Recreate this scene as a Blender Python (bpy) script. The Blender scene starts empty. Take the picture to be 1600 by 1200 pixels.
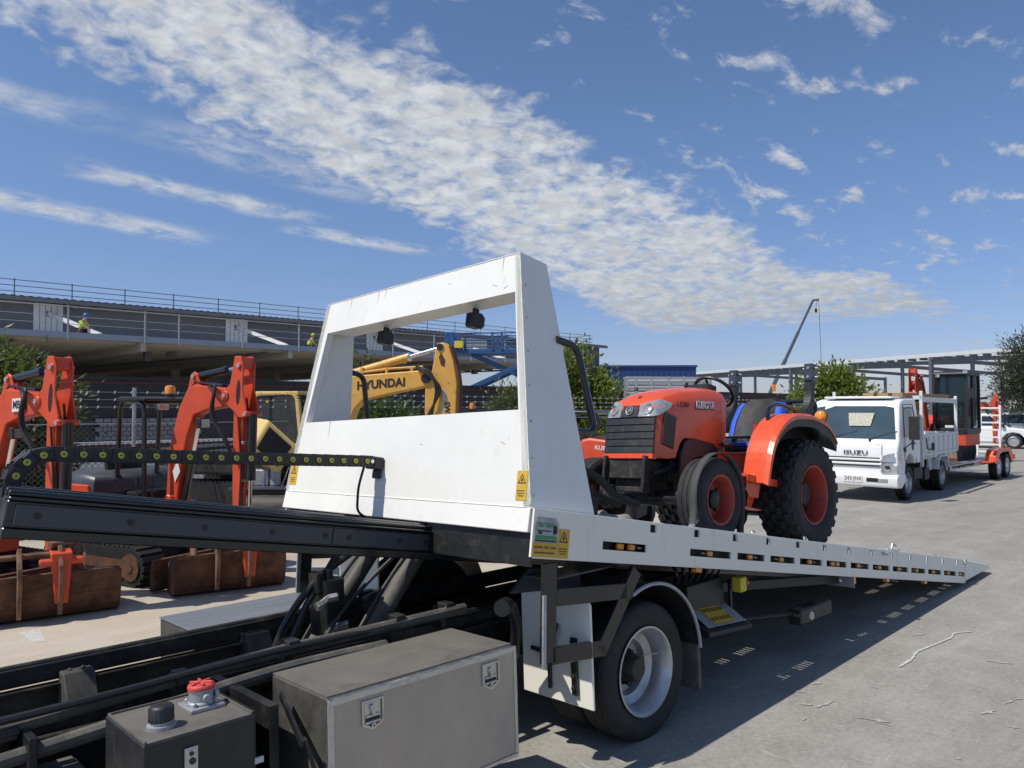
SKY_STR=.112; SUN_STR=4.5; EXPO=0.; CLOUD=(6.1,6.35,6.65); SKYTINT=(.87,.93,1.05)
import bpy, bmesh, math, random
from mathutils import Matrix, Vector
R=math.radians; pi=math.pi
sc=bpy.context.scene; col=sc.collection
TR=Matrix.Translation
def RX(a): return Matrix.Rotation(R(a),4,'X')
def RY(a): return Matrix.Rotation(R(a),4,'Y')
def RZ(a): return Matrix.Rotation(R(a),4,'Z')
YAW=43.5
BF=RZ(YAW)                                  # yard axes: u along the tow truck, v across it
def W(u,v,z=0.): return BF@Vector((u,v,z))
# ------------------------------------------------------------------ materials
MATS={}
def mat(name,c,rough=.5,metal=0.,var=.12,vs=6.,bump=0.,bs=60.,c2=None,c2amt=0.,c2s=3.,coat=0.,spec=.5,lo=.5,hi=.62,det=5.,streak=None):
    m=bpy.data.materials.new(name); m.use_nodes=True; nt=m.node_tree; N=nt.nodes; L=nt.links
    b=N['Principled BSDF']; b.inputs['Roughness'].default_value=rough; b.inputs['Metallic'].default_value=metal
    b.inputs['Specular IOR Level'].default_value=spec
    if coat: b.inputs['Coat Weight'].default_value=coat; b.inputs['Coat Roughness'].default_value=.08
    tc=N.new('ShaderNodeTexCoord')
    vec=tc.outputs['Object']
    if streak:
        mp=N.new('ShaderNodeMapping'); mp.inputs['Scale'].default_value=streak; L.new(vec,mp.inputs[0]); vec2=mp.outputs[0]
    else: vec2=vec
    n=N.new('ShaderNodeTexNoise'); n.inputs['Scale'].default_value=vs; n.inputs['Detail'].default_value=det; n.inputs['Roughness'].default_value=.6
    L.new(vec2,n.inputs['Vector'])
    mr=N.new('ShaderNodeMapRange'); mr.inputs['From Min'].default_value=.3; mr.inputs['From Max'].default_value=.7
    mr.inputs['To Min'].default_value=1-var; mr.inputs['To Max'].default_value=1+var; L.new(n.outputs['Fac'],mr.inputs['Value'])
    mul=N.new('ShaderNodeMix'); mul.data_type='RGBA'; mul.blend_type='MULTIPLY'; mul.inputs['Factor'].default_value=1
    mul.inputs['A'].default_value=(*c,1); L.new(mr.outputs[0],mul.inputs['B']); out=mul.outputs['Result']
    if c2 is not None:
        n2=N.new('ShaderNodeTexNoise'); n2.inputs['Scale'].default_value=c2s; n2.inputs['Detail'].default_value=8; n2.inputs['Roughness'].default_value=.7
        L.new(vec2,n2.inputs['Vector'])
        r2=N.new('ShaderNodeMapRange'); r2.inputs['From Min'].default_value=lo; r2.inputs['From Max'].default_value=hi; r2.inputs['To Max'].default_value=c2amt
        L.new(n2.outputs['Fac'],r2.inputs['Value'])
        mx=N.new('ShaderNodeMix'); mx.data_type='RGBA'; L.new(r2.outputs[0],mx.inputs['Factor']); L.new(out,mx.inputs['A']); mx.inputs['B'].default_value=(*c2,1); out=mx.outputs['Result']
        ra=N.new('ShaderNodeMapRange'); ra.inputs['To Min'].default_value=rough; ra.inputs['To Max'].default_value=min(1,rough+.3); L.new(r2.outputs[0],ra.inputs['Value']); L.new(ra.outputs[0],b.inputs['Roughness'])
        if metal:
            rm=N.new('ShaderNodeMapRange'); rm.inputs['To Min'].default_value=metal; rm.inputs['To Max'].default_value=0; L.new(r2.outputs[0],rm.inputs['Value']); L.new(rm.outputs[0],b.inputs['Metallic'])
    L.new(out,b.inputs['Base Color'])
    if bump:
        n3=N.new('ShaderNodeTexNoise'); n3.inputs['Scale'].default_value=bs; n3.inputs['Detail'].default_value=4; L.new(vec,n3.inputs['Vector'])
        bp=N.new('ShaderNodeBump'); bp.inputs['Strength'].default_value=bump; bp.inputs['Distance'].default_value=.01
        L.new(n3.outputs['Fac'],bp.inputs['Height']); L.new(bp.outputs[0],b.inputs['Normal'])
    MATS[name]=m; return m
mat('white_paint',(.785,.772,.715),.38,var=.035,vs=2.5,c2=(.52,.49,.42),c2amt=.4,c2s=9,coat=.2,lo=.57,hi=.8,bump=.04,bs=6)
mat('white_deck',(.81,.785,.69),.42,var=.03,vs=3,c2=(.35,.33,.28),c2amt=.5,c2s=6,lo=.56,hi=.8,streak=(1,1,.25))
mat('white_car',(.8,.8,.79),.25,var=.02,coat=.4)
mat('white_steel',(.68,.69,.68),.45,var=.06)
mat('black_steel',(.012,.0125,.013),.42,var=.3,vs=14,c2=(.07,.062,.05),c2amt=.55,c2s=9,lo=.52,hi=.75)
mat('black_gloss',(.011,.012,.0135),.22,var=.15,coat=.3,c2=(.06,.055,.05),c2amt=.35,c2s=12,lo=.55,hi=.75)
mat('beam_grey',(.035,.041,.052),.32,var=.1,c2=(.08,.075,.07),c2amt=.4,c2s=14,lo=.55,hi=.75,coat=.2)
mat('chassis',(.014,.0135,.013),.55,var=.3,vs=10,c2=(.11,.092,.068),c2amt=.7,c2s=8,lo=.5,hi=.72)
mat('dusty_black',(.035,.034,.031),.6,var=.2,vs=8,c2=(.135,.125,.105),c2amt=.75,c2s=3.5,lo=.42,hi=.68)
mat('dusty_top',(.125,.115,.098),.7,var=.15,vs=5,c2=(.045,.043,.04),c2amt=.6,c2s=3.2,lo=.5,hi=.68)
mat('rubber',(.018,.018,.018),.75,var=.2,vs=12,bump=.15,bs=40,c2=(.075,.07,.06),c2amt=.5,c2s=6,lo=.5,hi=.75)
mat('rubber_dark',(.012,.012,.0125),.7,var=.2,c2=(.05,.045,.04),c2amt=.4,c2s=9,lo=.5,hi=.75)
mat('plastic_black',(.018,.018,.019),.45,var=.15,vs=20,c2=(.05,.047,.042),c2amt=.3,c2s=10)
mat('hose',(.015,.015,.016),.5,var=.1)
mat('pipe_dust',(.075,.07,.06),.6,var=.25,vs=12,c2=(.17,.155,.13),c2amt=.6,c2s=8)
mat('stainless',(.50,.43,.345),.45,.3,var=.08,vs=1.6,c2=(.30,.265,.215),c2amt=.6,c2s=2.2,lo=.4,hi=.7,streak=(1,1,.6))
mat('steel_bright',(.55,.55,.54),.28,.9,var=.06,vs=9,c2=(.3,.28,.25),c2amt=.3,c2s=14)
mat('chrome',(.75,.75,.76),.12,1.,var=.03)
mat('alloy',(.50,.505,.51),.38,.7,var=.06,c2=(.25,.23,.2),c2amt=.35,c2s=14)
mat('galv',(.42,.43,.44),.5,.6,var=.12,vs=9,c2=(.3,.3,.3),c2amt=.5,c2s=12)
mat('cover_grey',(.045,.047,.05),.42,var=.1,c2=(.12,.115,.105),c2amt=.4,c2s=5)
mat('grey_lid',(.17,.185,.205),.5,.2,var=.08,vs=3,c2=(.1,.1,.1),c2amt=.5,c2s=4,streak=(.5,3,1))
mat('orange',(.70,.082,.02),.33,var=.07,coat=.35,c2=(.45,.14,.07),c2amt=.35,c2s=5,lo=.5,hi=.8)
mat('orange_old',(.58,.07,.024),.45,var=.12,vs=5,c2=(.22,.07,.035),c2amt=.7,c2s=9,lo=.56,hi=.74)
mat('red_rim',(.36,.045,.028),.5,var=.1,c2=(.16,.05,.035),c2amt=.6,c2s=9)
mat('yellow_plant',(.66,.36,.07),.42,var=.09,vs=5,c2=(.16,.09,.04),c2amt=.8,c2s=8,lo=.58,hi=.7)
mat('yellow_pale',(.70,.50,.17),.42,var=.05,c2=(.35,.24,.1),c2amt=.4,c2s=6)
mat('rust',(.13,.052,.026),.75,var=.3,vs=9,bump=.25,bs=50,c2=(.045,.03,.022),c2amt=.8,c2s=5,lo=.44,hi=.62)
mat('rust_dust',(.22,.125,.075),.8,var=.25,vs=7,bump=.2,bs=40,c2=(.10,.045,.025),c2amt=.8,c2s=5,lo=.45,hi=.6)
mat('sign_yellow',(.62,.38,.035),.5,var=.06,c2=(.35,.24,.06),c2amt=.4,c2s=30)
mat('sign_white',(.7,.7,.68),.4,var=.04)
mat('sign_green',(.05,.26,.09),.5,var=.2,vs=40)
mat('ink',(.012,.012,.012),.6,var=.05)
mat('amber',(.75,.26,.02),.15,var=.05,coat=.5)
mat('red_lens',(.55,.03,.02),.15,var=.05,coat=.5)
mat('red_cap',(.55,.06,.05),.5,var=.15,vs=30,c2=(.3,.06,.05),c2amt=.6,c2s=25)
mat('lens',(.36,.375,.38),.06,.35,var=.25,vs=18,coat=1.)
mat('yellow_disc',(.52,.46,.06),.5,var=.1)
mat('eyellow',(.6,.5,.04),.4,var=.05)
mat('blue_lift',(.016,.078,.21),.45,var=.1,c2=(.03,.08,.2),c2amt=.4,c2s=4)
mat('blue_wall',(.02,.055,.2),.5,var=.06,vs=1)
mat('wall_grey',(.17,.176,.19),.6,var=.06,vs=.7)
mat('fascia',(.30,.35,.43),.45,.2,var=.05,vs=1.)
mat('panel_pale',(.80,.82,.82),.5,var=.03)
mat('soffit',(.44,.415,.37),.8,var=.08,vs=.5)
mat('dark_wall',(.022,.023,.026),.8,var=.15,vs=1)
mat('maroon',(.07,.012,.014),.6,var=.1)
mat('glass',(.018,.026,.03),.04,var=.1,vs=2,spec=.8)
mat('glass_blue',(.045,.075,.095),.05,var=.25,vs=1.5,spec=.8)  # uneven tone paints reflections into the windscreen
def clearglass():
    m=bpy.data.materials.new('glass_clear'); m.use_nodes=True; nt=m.node_tree; b=nt.nodes['Principled BSDF']; o=nt.nodes['Material Output']
    b.inputs['Base Color'].default_value=(.02,.03,.035,1); b.inputs['Roughness'].default_value=.04
    t=nt.nodes.new('ShaderNodeBsdfTransparent'); t.inputs['Color'].default_value=(.62,.72,.74,1); x=nt.nodes.new('ShaderNodeMixShader'); x.inputs[0].default_value=.42
    nt.links.new(t.outputs[0],x.inputs[1]); nt.links.new(b.outputs[0],x.inputs[2]); nt.links.new(x.outputs[0],o.inputs['Surface']); MATS['glass_clear']=m
clearglass()
mat('vinyl',(.010,.0105,.011),.5,spec=.3,var=.25,vs=14,bump=.45,bs=7,c2=(.03,.03,.03),c2amt=.3,c2s=6)
mat('blue_cloth',(.02,.09,.55),.7,var=.1)
mat('timber',(.30,.19,.09),.75,var=.2,vs=5,streak=(.4,8,8))
mat('bark',(.09,.07,.05),.9,var=.3,vs=12,bump=.5,bs=20)
mat('hivis',(.42,.62,.04),.7,var=.08)
mat('helmet_blue',(.03,.16,.55),.35,var=.05)
mat('skin',(.42,.25,.17),.55,var=.05)
mat('cloth_dark',(.02,.022,.03),.85,var=.1)
mat('strap',(.06,.06,.062),.8,var=.1)
mat('tarp',(.27,.26,.24),.85,var=.15,vs=9,bump=.4,bs=12)
mat('frame_steel',(.10,.115,.14),.5,.1,var=.08)
mat('frame_pale',(.64,.66,.66),.5,.2,var=.05)
mat('decal',(.45,.43,.33),.5,var=.5,vs=60)
mat('chalk',(.47,.46,.43),.9,var=.3,vs=60)
mat('scuff',(.375,.365,.335),.9,var=.25,vs=40)
def leafmat(name,c,var=.5):
    m=mat(name,c,.42,var=var,vs=.9,det=2,spec=.6); nt=m.node_tree; b=nt.nodes['Principled BSDF']; o=nt.nodes['Material Output']
    t=nt.nodes.new('ShaderNodeBsdfTranslucent'); t.inputs['Color'].default_value=(c[0]*1.9,c[1]*2.1,c[2]*1.2,1); x=nt.nodes.new('ShaderNodeMixShader'); x.inputs[0].default_value=.3
    nt.links.new(b.outputs[0],x.inputs[1]); nt.links.new(t.outputs[0],x.inputs[2]); nt.links.new(x.outputs[0],o.inputs['Surface'])
    return m
leafmat('leaf_olive',(.085,.10,.03)); leafmat('leaf_bright',(.13,.16,.03)); leafmat('leaf_dark',(.022,.032,.014)); leafmat('leaf_mid',(.055,.085,.02)); leafmat('leaf_pine',(.045,.055,.032))
# ------------------------------------------------------------------ mesh builder
SPLIT={'eave_bracket','column','soffit_beam','rail_post','purlin','fence_post','bolt','hand_hole','rim_hole','hinge_pin','tie_down_ring','side_window','side_panel','work_lamp','fog_lamp_recess','side_trim','wear_plate','rafter','hose_fitting','hydraulic_hose','pipe_stand','bucket_ear','control_lever','slat','grille_bar','grille_slot','arm_slot','sticker','seat_support','fingers','seat_piping','cladding_rib','strut','window_pane','valve_cap','leaf_spring','rack_post_'}
class MB:
    def __init__(s,M=None): s.v=[];s.f=[];s.mi=[];s.M=M or Matrix(); s.cur=0
    def add(s,vs,fs,M=None):
        M=s.M@M if M is not None else s.M; o=len(s.v); s.v+=[tuple(M@Vector(p)) for p in vs]
        s.f+=[tuple(i+o for i in f) for f in fs]; s.mi+=[s.cur]*len(fs); return s
    def box(s,x0,x1,y0,y1,z0,z1,M=None):
        return s.add([(x,y,z) for x in(x0,x1) for y in(y0,y1) for z in(z0,z1)],[(0,1,3,2),(4,6,7,5),(0,4,5,1),(2,3,7,6),(0,2,6,4),(1,5,7,3)],M)
    def hexa(s,b,t,M=None):           # bottom ring of 4, top ring of 4
        return s.add(list(b)+list(t),[(3,2,1,0),(4,5,6,7),(0,1,5,4),(1,2,6,5),(2,3,7,6),(3,0,4,7)],M)
    def bar(s,p0,p1,w,h,up=(0,0,1)):
        p0=Vector(p0);p1=Vector(p1);d=(p1-p0).normalized();u=Vector(up)
        if abs(d.dot(u))>.98: u=Vector((1,0,0))
        a=d.cross(u).normalized();b=a.cross(d)
        c=lambda p:[tuple(p+a*i*w/2+b*j*h/2) for i,j in((-1,-1),(1,-1),(1,1),(-1,1))]
        return s.hexa(c(p0),c(p1))
    def cyl(s,p0,p1,r0,r1=None,n=16,cap=True):
        r1=r0 if r1 is None else r1; p0=Vector(p0);p1=Vector(p1);d=(p1-p0).normalized()
        a=d.orthogonal().normalized();b=d.cross(a); vs=[]
        for p,r in((p0,r0),(p1,r1)):
            for k in range(n):
                t=2*pi*k/n; vs.append(tuple(p+(a*math.cos(t)+b*math.sin(t))*r))
        fs=[(k,(k+1)%n,n+(k+1)%n,n+k) for k in range(n)]
        if cap: fs+=[tuple(range(n-1,-1,-1)),tuple(range(n,2*n))]
        return s.add(vs,fs)
    def tube(s,pts,r,n=8,cap=True,closed=False):
        pts=[Vector(p) for p in pts];m=len(pts);vs=[];fs=[];a=None
        for i,p in enumerate(pts):
            if closed: d=(pts[(i+1)%m]-pts[i-1]).normalized()
            else: d=(pts[min(i+1,m-1)]-pts[max(i-1,0)]).normalized()
            if a is None: a=d.orthogonal().normalized()
            else:
                a=(a-d*a.dot(d)); a=a.normalized() if a.length>1e-6 else d.orthogonal().normalized()
            b=d.cross(a); rr=r[i] if isinstance(r,(list,tuple)) else r
            for k in range(n):
                t=2*pi*k/n; vs.append(tuple(p+(a*math.cos(t)+b*math.sin(t))*rr))
        for i in range(m if closed else m-1):
            j=(i+1)%m
            for k in range(n): fs.append((i*n+k,i*n+(k+1)%n,j*n+(k+1)%n,j*n+k))
        if cap and not closed: fs+=[tuple(range(n-1,-1,-1)),tuple(range((m-1)*n,m*n))]
        return s.add(vs,fs)
    def prism(s,poly,ax,c0,c1,M=None):   # ax: 'y' -> poly in (x,z); 'x' -> (y,z); 'z' -> (x,y)
        g={'y':lambda a,b,c:(a,c,b),'x':lambda a,b,c:(c,a,b),'z':lambda a,b,c:(a,b,c)}[ax]
        n=len(poly); vs=[g(a,b,c0) for a,b in poly]+[g(a,b,c1) for a,b in poly]
        return s.add(vs,[tuple(range(n-1,-1,-1)),tuple(range(n,2*n))]+[(k,(k+1)%n,n+(k+1)%n,n+k) for k in range(n)],M)
    def lathe(s,prof,o=(0,0,0),axis='y',n=32,M=None,closed=False):   # prof: (radius, offset along axis)
        vs=[];fs=[];m=len(prof)
        for r,a in prof:
            for k in range(n):
                t=2*pi*k/n; c,d=r*math.cos(t),r*math.sin(t)
                p={'y':(c,a,d),'x':(a,c,d),'z':(c,d,a)}[axis]; vs.append((p[0]+o[0],p[1]+o[1],p[2]+o[2]))
        for i in range(m if closed else m-1):
            j=(i+1)%m
            for k in range(n): fs.append((i*n+k,i*n+(k+1)%n,j*n+(k+1)%n,j*n+k))
        return s.add(vs,fs,M)
    def loft(s,rings,cap=True,closed=False,M=None):
        n=len(rings[0]);vs=[p for r in rings for p in r];fs=[]
        for i in range(len(rings)-1):
            for k in range(n if not closed else n):
                if not closed and k==n-1 and closed is None: continue
                fs.append((i*n+k,i*n+(k+1)%n,(i+1)*n+(k+1)%n,(i+1)*n+k))
        if cap: fs+=[tuple(range(n-1,-1,-1)),tuple(range((len(rings)-1)*n,len(rings)*n))]
        return s.add(vs,fs,M)
    def plate(s,a0,a1,b0,b1,c0,c1,holes,ax):  # a,b in-plane; c thickness; rectangular holes (a0,a1,b0,b1)
        A=sorted({a0,a1,*[h[0] for h in holes],*[h[1] for h in holes]});B=sorted({b0,b1,*[h[2] for h in holes],*[h[3] for h in holes]})
        g={'y':lambda a,b,c:(a,c,b),'x':lambda a,b,c:(c,a,b),'z':lambda a,b,c:(a,b,c)}[ax]
        def solid(i,j):
            if i<0 or j<0 or i>=len(A)-1 or j>=len(B)-1: return False
            x=(A[i]+A[i+1])/2;y=(B[j]+B[j+1])/2
            return not any(h[0]<x<h[1] and h[2]<y<h[3] for h in holes)
        for i in range(len(A)-1):
            for j in range(len(B)-1):
                if not solid(i,j): continue
                q=[(A[i],B[j]),(A[i+1],B[j]),(A[i+1],B[j+1]),(A[i],B[j+1])]
                for c in(c0,c1): s.add([g(a,b,c) for a,b in q],[(0,1,2,3)])
                for (di,dj),(e,f) in {(0,-1):(0,1),(1,0):(1,2),(0,1):(2,3),(-1,0):(3,0)}.items():
                    if not solid(i+di,j+dj): s.add([g(*q[e],c0),g(*q[f],c0),g(*q[f],c1),g(*q[e],c1)],[(0,1,2,3)])
        return s
    def build(s,name,m,parent=None,bev=0.,smooth=35,seg=1,norm=True):
        if name in SPLIT:
            isl=s.islands()
            if len(isl)>1:
                for fs in isl:
                    ids=sorted({i for k in fs for i in s.f[k]}); mp={a:b for b,a in enumerate(ids)}
                    q=MB(); q.v=[s.v[i] for i in ids]; q.f=[tuple(mp[i] for i in s.f[k]) for k in fs]; q.mi=[s.mi[k] for k in fs]
                    o=q._build(name,m,parent,bev,smooth,seg,norm)
                return o
        return s._build(name,m,parent,bev,smooth,seg,norm)
    def islands(s):
        p=list(range(len(s.v)))
        def f(a):
            while p[a]!=a: p[a]=p[p[a]]; a=p[a]
            return a
        for q in s.f:
            a=f(q[0])
            for i in q[1:]:
                b=f(i)
                if a!=b: p[b]=a
        d={}
        for k,q in enumerate(s.f): d.setdefault(f(q[0]),[]).append(k)
        return list(d.values())
    def _build(s,name,m,parent=None,bev=0.,smooth=35,seg=1,norm=True):
        me=bpy.data.meshes.new(name); me.from_pydata(s.v,[],s.f)
        ms=m if isinstance(m,(list,tuple)) else [m]
        for x in ms: me.materials.append(MATS[x])
        if len(ms)>1: me.polygons.foreach_set('material_index',s.mi)
        if norm:
            bm=bmesh.new(); bm.from_mesh(me); bmesh.ops.remove_doubles(bm,verts=bm.verts,dist=1e-5)
            bmesh.ops.recalc_face_normals(bm,faces=bm.faces)
            if bev:
                ed=[e for e in bm.edges if len(e.link_faces)==2 and e.calc_face_angle(0)>R(28)]
                bmesh.ops.bevel(bm,geom=ed,offset=bev,segments=seg,profile=.5,affect='EDGES',clamp_overlap=True)
            if smooth is not None:
                for e in bm.edges:
                    if len(e.link_faces)==2:
                        an=e.calc_face_angle(0); a,b=[f.calc_area() for f in e.link_faces]
                        e.smooth=not(an>R(smooth) or (bev and an>R(8) and max(a,b)>6*min(a,b)))
                for f in bm.faces: f.smooth=not all((not e.smooth) or len(e.link_faces)!=2 for e in f.edges)
            bm.to_mesh(me); bm.free()
        if smooth is not None and norm: pass
        else: me.polygons.foreach_set('use_smooth',[False]*len(me.polygons))
        o=bpy.data.objects.new(name,me); col.objects.link(o)
        if parent: o.parent=parent
        return o
def tag(o,label=None,cat=None,group=None,kind=None):
    for k,v in(('label',label),('category',cat),('group',group),('kind',kind)):
        if v: o[k]=v
    return o
def thing(name,label,cat,M,group=None):
    o=bpy.data.objects.new(name,None); col.objects.link(o); o.empty_display_size=.3; o.matrix_world=M
    return tag(o,label,cat,group)
def copy_tree(o,parent=None):
    c=o.copy(); col.objects.link(c)
    if parent: c.parent=parent
    for ch in list(o.children): copy_tree(ch,c)
    return c
def fillet(pts,r,n=5):
    P=[Vector(p) for p in pts]; out=[P[0]]
    for i in range(1,len(P)-1):
        a=(P[i-1]-P[i]);b=(P[i+1]-P[i]);q=min(r,a.length*.48,b.length*.48);s=P[i]+a.normalized()*q;e=P[i]+b.normalized()*q
        for k in range(n+1):
            t=k/n; out.append(s*(1-t)**2+P[i]*2*t*(1-t)+e*t*t)
    out.append(P[-1]); return out
def arc(cx,cz,r,a0,a1,n): return [(cx+r*math.cos(R(a0+(a1-a0)*k/n)),cz+r*math.sin(R(a0+(a1-a0)*k/n))) for k in range(n+1)]
def text(name,body,size,m,parent,M,ext=.002,off=0.,sx=1.,shear=0.,align='CENTER',lab=None):
    cu=bpy.data.curves.new(name,'FONT'); cu.body=body; cu.size=size; cu.extrude=ext; cu.offset=off; cu.align_x=align; cu.align_y='CENTER'; cu.shear=shear; cu.resolution_u=3
    t=bpy.data.objects.new(name,cu); col.objects.link(t)
    dg=bpy.context.evaluated_depsgraph_get(); me=bpy.data.meshes.new_from_object(t.evaluated_get(dg)); bpy.data.objects.remove(t)
    me.transform(M@Matrix.Diagonal((sx,1,1,1))); me.materials.clear(); me.materials.append(MATS[m]); me.name=name
    o=bpy.data.objects.new(name,me); col.objects.link(o); o.parent=parent
    if lab: o['label']=lab
    return o
# text frames: letters run along given axes
def TF(o,xd,yd):
    x=Vector(xd).normalized();y=Vector(yd).normalized();z=x.cross(y); m=Matrix((x,y,z)).transposed().to_4x4(); m.translation=Vector(o); return m
def tyre_prof(r,rr,w,rd=.03,groove=0,gd=.008):
    h=w/2; b=min(rd,(r-rr)*.4)
    p=[(rr,-h*.78),(rr+.012,-h*.86),(rr+(r-rr)*.35,-h*.99),(rr+(r-rr)*.62,-h),(r-b*.75,-h*.93),(r-b*.2,-h*.8)]
    if groove:
        n=groove; ww=h*1.44/(2*n+1)
        for k in range(n):
            a=-h*.72+ww*(2*k+1)*.98; p+=[(r-.001,a-ww*.0),(r-gd,a+ww*.12),(r-gd,a+ww*.42),(r-.001,a+ww*.54)]
    p+=[(r-b*.2,h*.8),(r-b*.75,h*.93),(rr+(r-rr)*.62,h),(rr+(r-rr)*.35,h*.99),(rr+.012,h*.86),(rr,h*.78),(rr-.015,h*.7),(rr-.015,-h*.7)]
    return p
# ------------------------------------------------------------------ tow truck (x along the truck towards its tail, y across away from camera)
TT=TR(W(0,2.62))@RZ(YAW)@RX(-2.6)
OFF=Vector((3.6,1.26,0)); TO=TR(-OFF)
DK=TR((2.66,0,1.15))@RY(9.9)                # deck frame inside the truck frame
tow=thing('tow_truck','white tilt tray tow truck with its tail lowered to the ground, filling the foreground','tow truck',TT@TR(OFF))
def T_(): return MB(TO)
def D_(): return MB(TO@DK)
# chassis
def chan(m,x0,x1,y,s,z0,z1,w=.07,t=.008): # C rail, s=+1 opens to +y
    m.box(x0,x1,min(y,y+t*s),max(y,y+t*s),z0,z1); m.box(x0,x1,min(y+t*s*1.02,y+w*s),max(y+t*s*1.02,y+w*s),z1-t,z1); m.box(x0,x1,min(y+t*s*1.02,y+w*s),max(y+t*s*1.02,y+w*s),z0,z0+t)
for y,s in((.84,1),(1.68,-1)):
    m=T_(); chan(m,-2.5,6.2,y,s,.38,.61); 
    for k in range(28):
        x=-2.2+k*.3; m.cyl((x,y-.012*s,.57),(x,y+.001*s,.57),.012,n=6); m.cyl((x+.1,y-.012*s,.43),(x+.1,y+.001*s,.43),.012,n=6)
    m.build('chassis_rail','chassis',tow)
for y,s in((.80,1),(1.72,-1)):                # subframe runners with rounded lip and slide strip
    m=T_(); m.box(-2.5,4.6,min(y,y+.07*s),max(y,y+.07*s),.622,.705); m.box(-2.5,4.6,min(y-.035*s,y),max(y-.035*s,y),.625,.645)
    m.tube([(-2.5,y+.035*s,.707),(4.6,y+.035*s,.707)],.018,8); m.tube([(-2.5,y+.062*s,.70),(4.6,y+.062*s,.70)],.010,6)
    m.build('subframe_runner','chassis',tow,bev=.004)
for x in(.20,1.08,2.0,2.9,4.2,5.4):
    m=T_(); m.prism([(.86,.42),(.86,.66),(.95,.66),(1.02,.54),(1.50,.54),(1.57,.66),(1.66,.66),(1.66,.42)],'x',x-.07,x+.07)
    for y in(.9,1.62): m.cyl((x-.03,y,.66),(x-.03,y,.67),.012,n=6); m.cyl((x+.03,y,.66),(x+.03,y,.67),.012,n=6)
    m.build('cross_member','dusty_black',tow,bev=.006)
m=T_()
m.tube(fillet([(-2.5,.70,.69),(.1,.71,.70),(.7,.70,.735),(1.55,.70,.78),(2.78,.66,.79)],.3,6),.028,10)
m.build('hydraulic_pipe','pipe_dust',tow)
m=T_(); m.tube(fillet([(-2.5,.62,.60),(-.2,.63,.60),(.8,.60,.66),(1.6,.60,.73),(2.2,.58,.72)],.3,6),.03,10); m.build('hydraulic_pipe','pipe_dust',tow)
m=T_(); m.tube(fillet([(-2.5,.66,.76),(.9,.66,.775),(1.7,.66,.80),(2.9,.68,.76)],.3,5),.016,8); m.build('hydraulic_hose','hose',tow)
for x,z in((.62,.70),(1.25,.75),(1.75,.78),(2.35,.785),(2.68,.79)):
    m=T_(); m.box(x-.03,x+.03,.655,.745,z-.005,z+.045); m.cyl((x-.035,.665,z+.02),(x+.035,.665,z+.02),.014,n=8); m.box(x-.02,x+.02,.72,.80,z-.1,z+.02); m.build('pipe_clamp','plastic_black',tow,bev=.004)
m=T_(); m.cyl((.62,.62,.44),(.62,.835,.44),.02,n=10); m.cyl((.62,.60,.44),(.62,.63,.44),.035,n=6); m.box(.3,.52,.50,.80,.36,.40); m.box(.66,.69,.55,.8,.3,.72); m.build('bracket','black_steel',tow,bev=.003)
# near toolbox
m=T_(); m.box(1.545,2.535,.012,.47,.24,.755); b=m.build('toolbox','dusty_black',tow,bev=.006)
m=T_(); m.box(1.550,2.530,.02,.472,.7555,.760); m.build('lid','dusty_top',b)
m=T_()
for x0,x1,z0,z1 in((1.54,2.54,.728,.752),(1.54,2.54,.245,.262),(1.54,1.568,.262,.728),(2.522,2.54,.262,.728)): m.box(x0,x1,-.006,.011,z0,z1)
m.build('door_trim','steel_bright',b,bev=.003)
m=T_(); m.box(1.569,2.521,-.001,.010,.263,.727); m.build('door','stainless',b)
def latch(x,z,s=1.0,par=b,y=-.001):
    m=T_(); o=[(-.045,.05),(.045,.05),(.045,-.035),(.0,-.058),(-.045,-.035)]
    ot=[(x+a*1.15,z+c*1.12) for a,c in o]; i=[(x+a*.95,z+c*.95) for a,c in o]
    n=5; vs=[(a,y-.009,c) for a,c in ot]+[(a,y-.009,c) for a,c in i]+[(a,y,c) for a,c in ot]+[(a,y-.001,c) for a,c in i]
    m.add(vs,[(k,(k+1)%n,n+(k+1)%n,n+k) for k in range(n)]+[(k,(k+1)%n,2*n+(k+1)%n,2*n+k) for k in range(n)]+[(n+k,n+(k+1)%n,3*n+(k+1)%n,3*n+k) for k in range(n)])
    m.box(x-.038,x+.038,y-.0075,y-.002,z-.037,z-.03); m.box(x-.032,x+.032,y-.009,y-.002,z-.012,z-.004)
    m.cyl((x,y-.012,z+.022),(x,y-.002,z+.022),.014,n=12); m.box(x-.007,x+.007,y-.014,y-.004,z-.01,z+.02)
    m.cyl((x,y-.013,z-.046),(x,y-.008,z-.046),.011,n=12)
    m.box(x-.037,x+.037,y-.0025,y-.0005,z-.03,z+.044)
    m.build('latch','steel_bright',par)
    m=T_(); m.cyl((x,y-.0135,z-.046),(x,y-.0128,z-.046),.004,n=8); m.box(x-.034,x+.034,y-.0035,y-.0022,z-.028,z-.014); m.build('keyhole','ink',par)
latch(1.74,.655); latch(2.375,.655)
m=T_(); m.bar((1.47,.05,.62),(1.62,.02,.10),.03,.012); m.bar((1.5,.3,.72),(1.46,.05,.6),.012,.03); m.box(1.40,1.44,.2,.8,.18,.72); m.box(1.33,1.345,.2,.8,.18,.72); m.build('strut','black_steel',tow)
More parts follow.
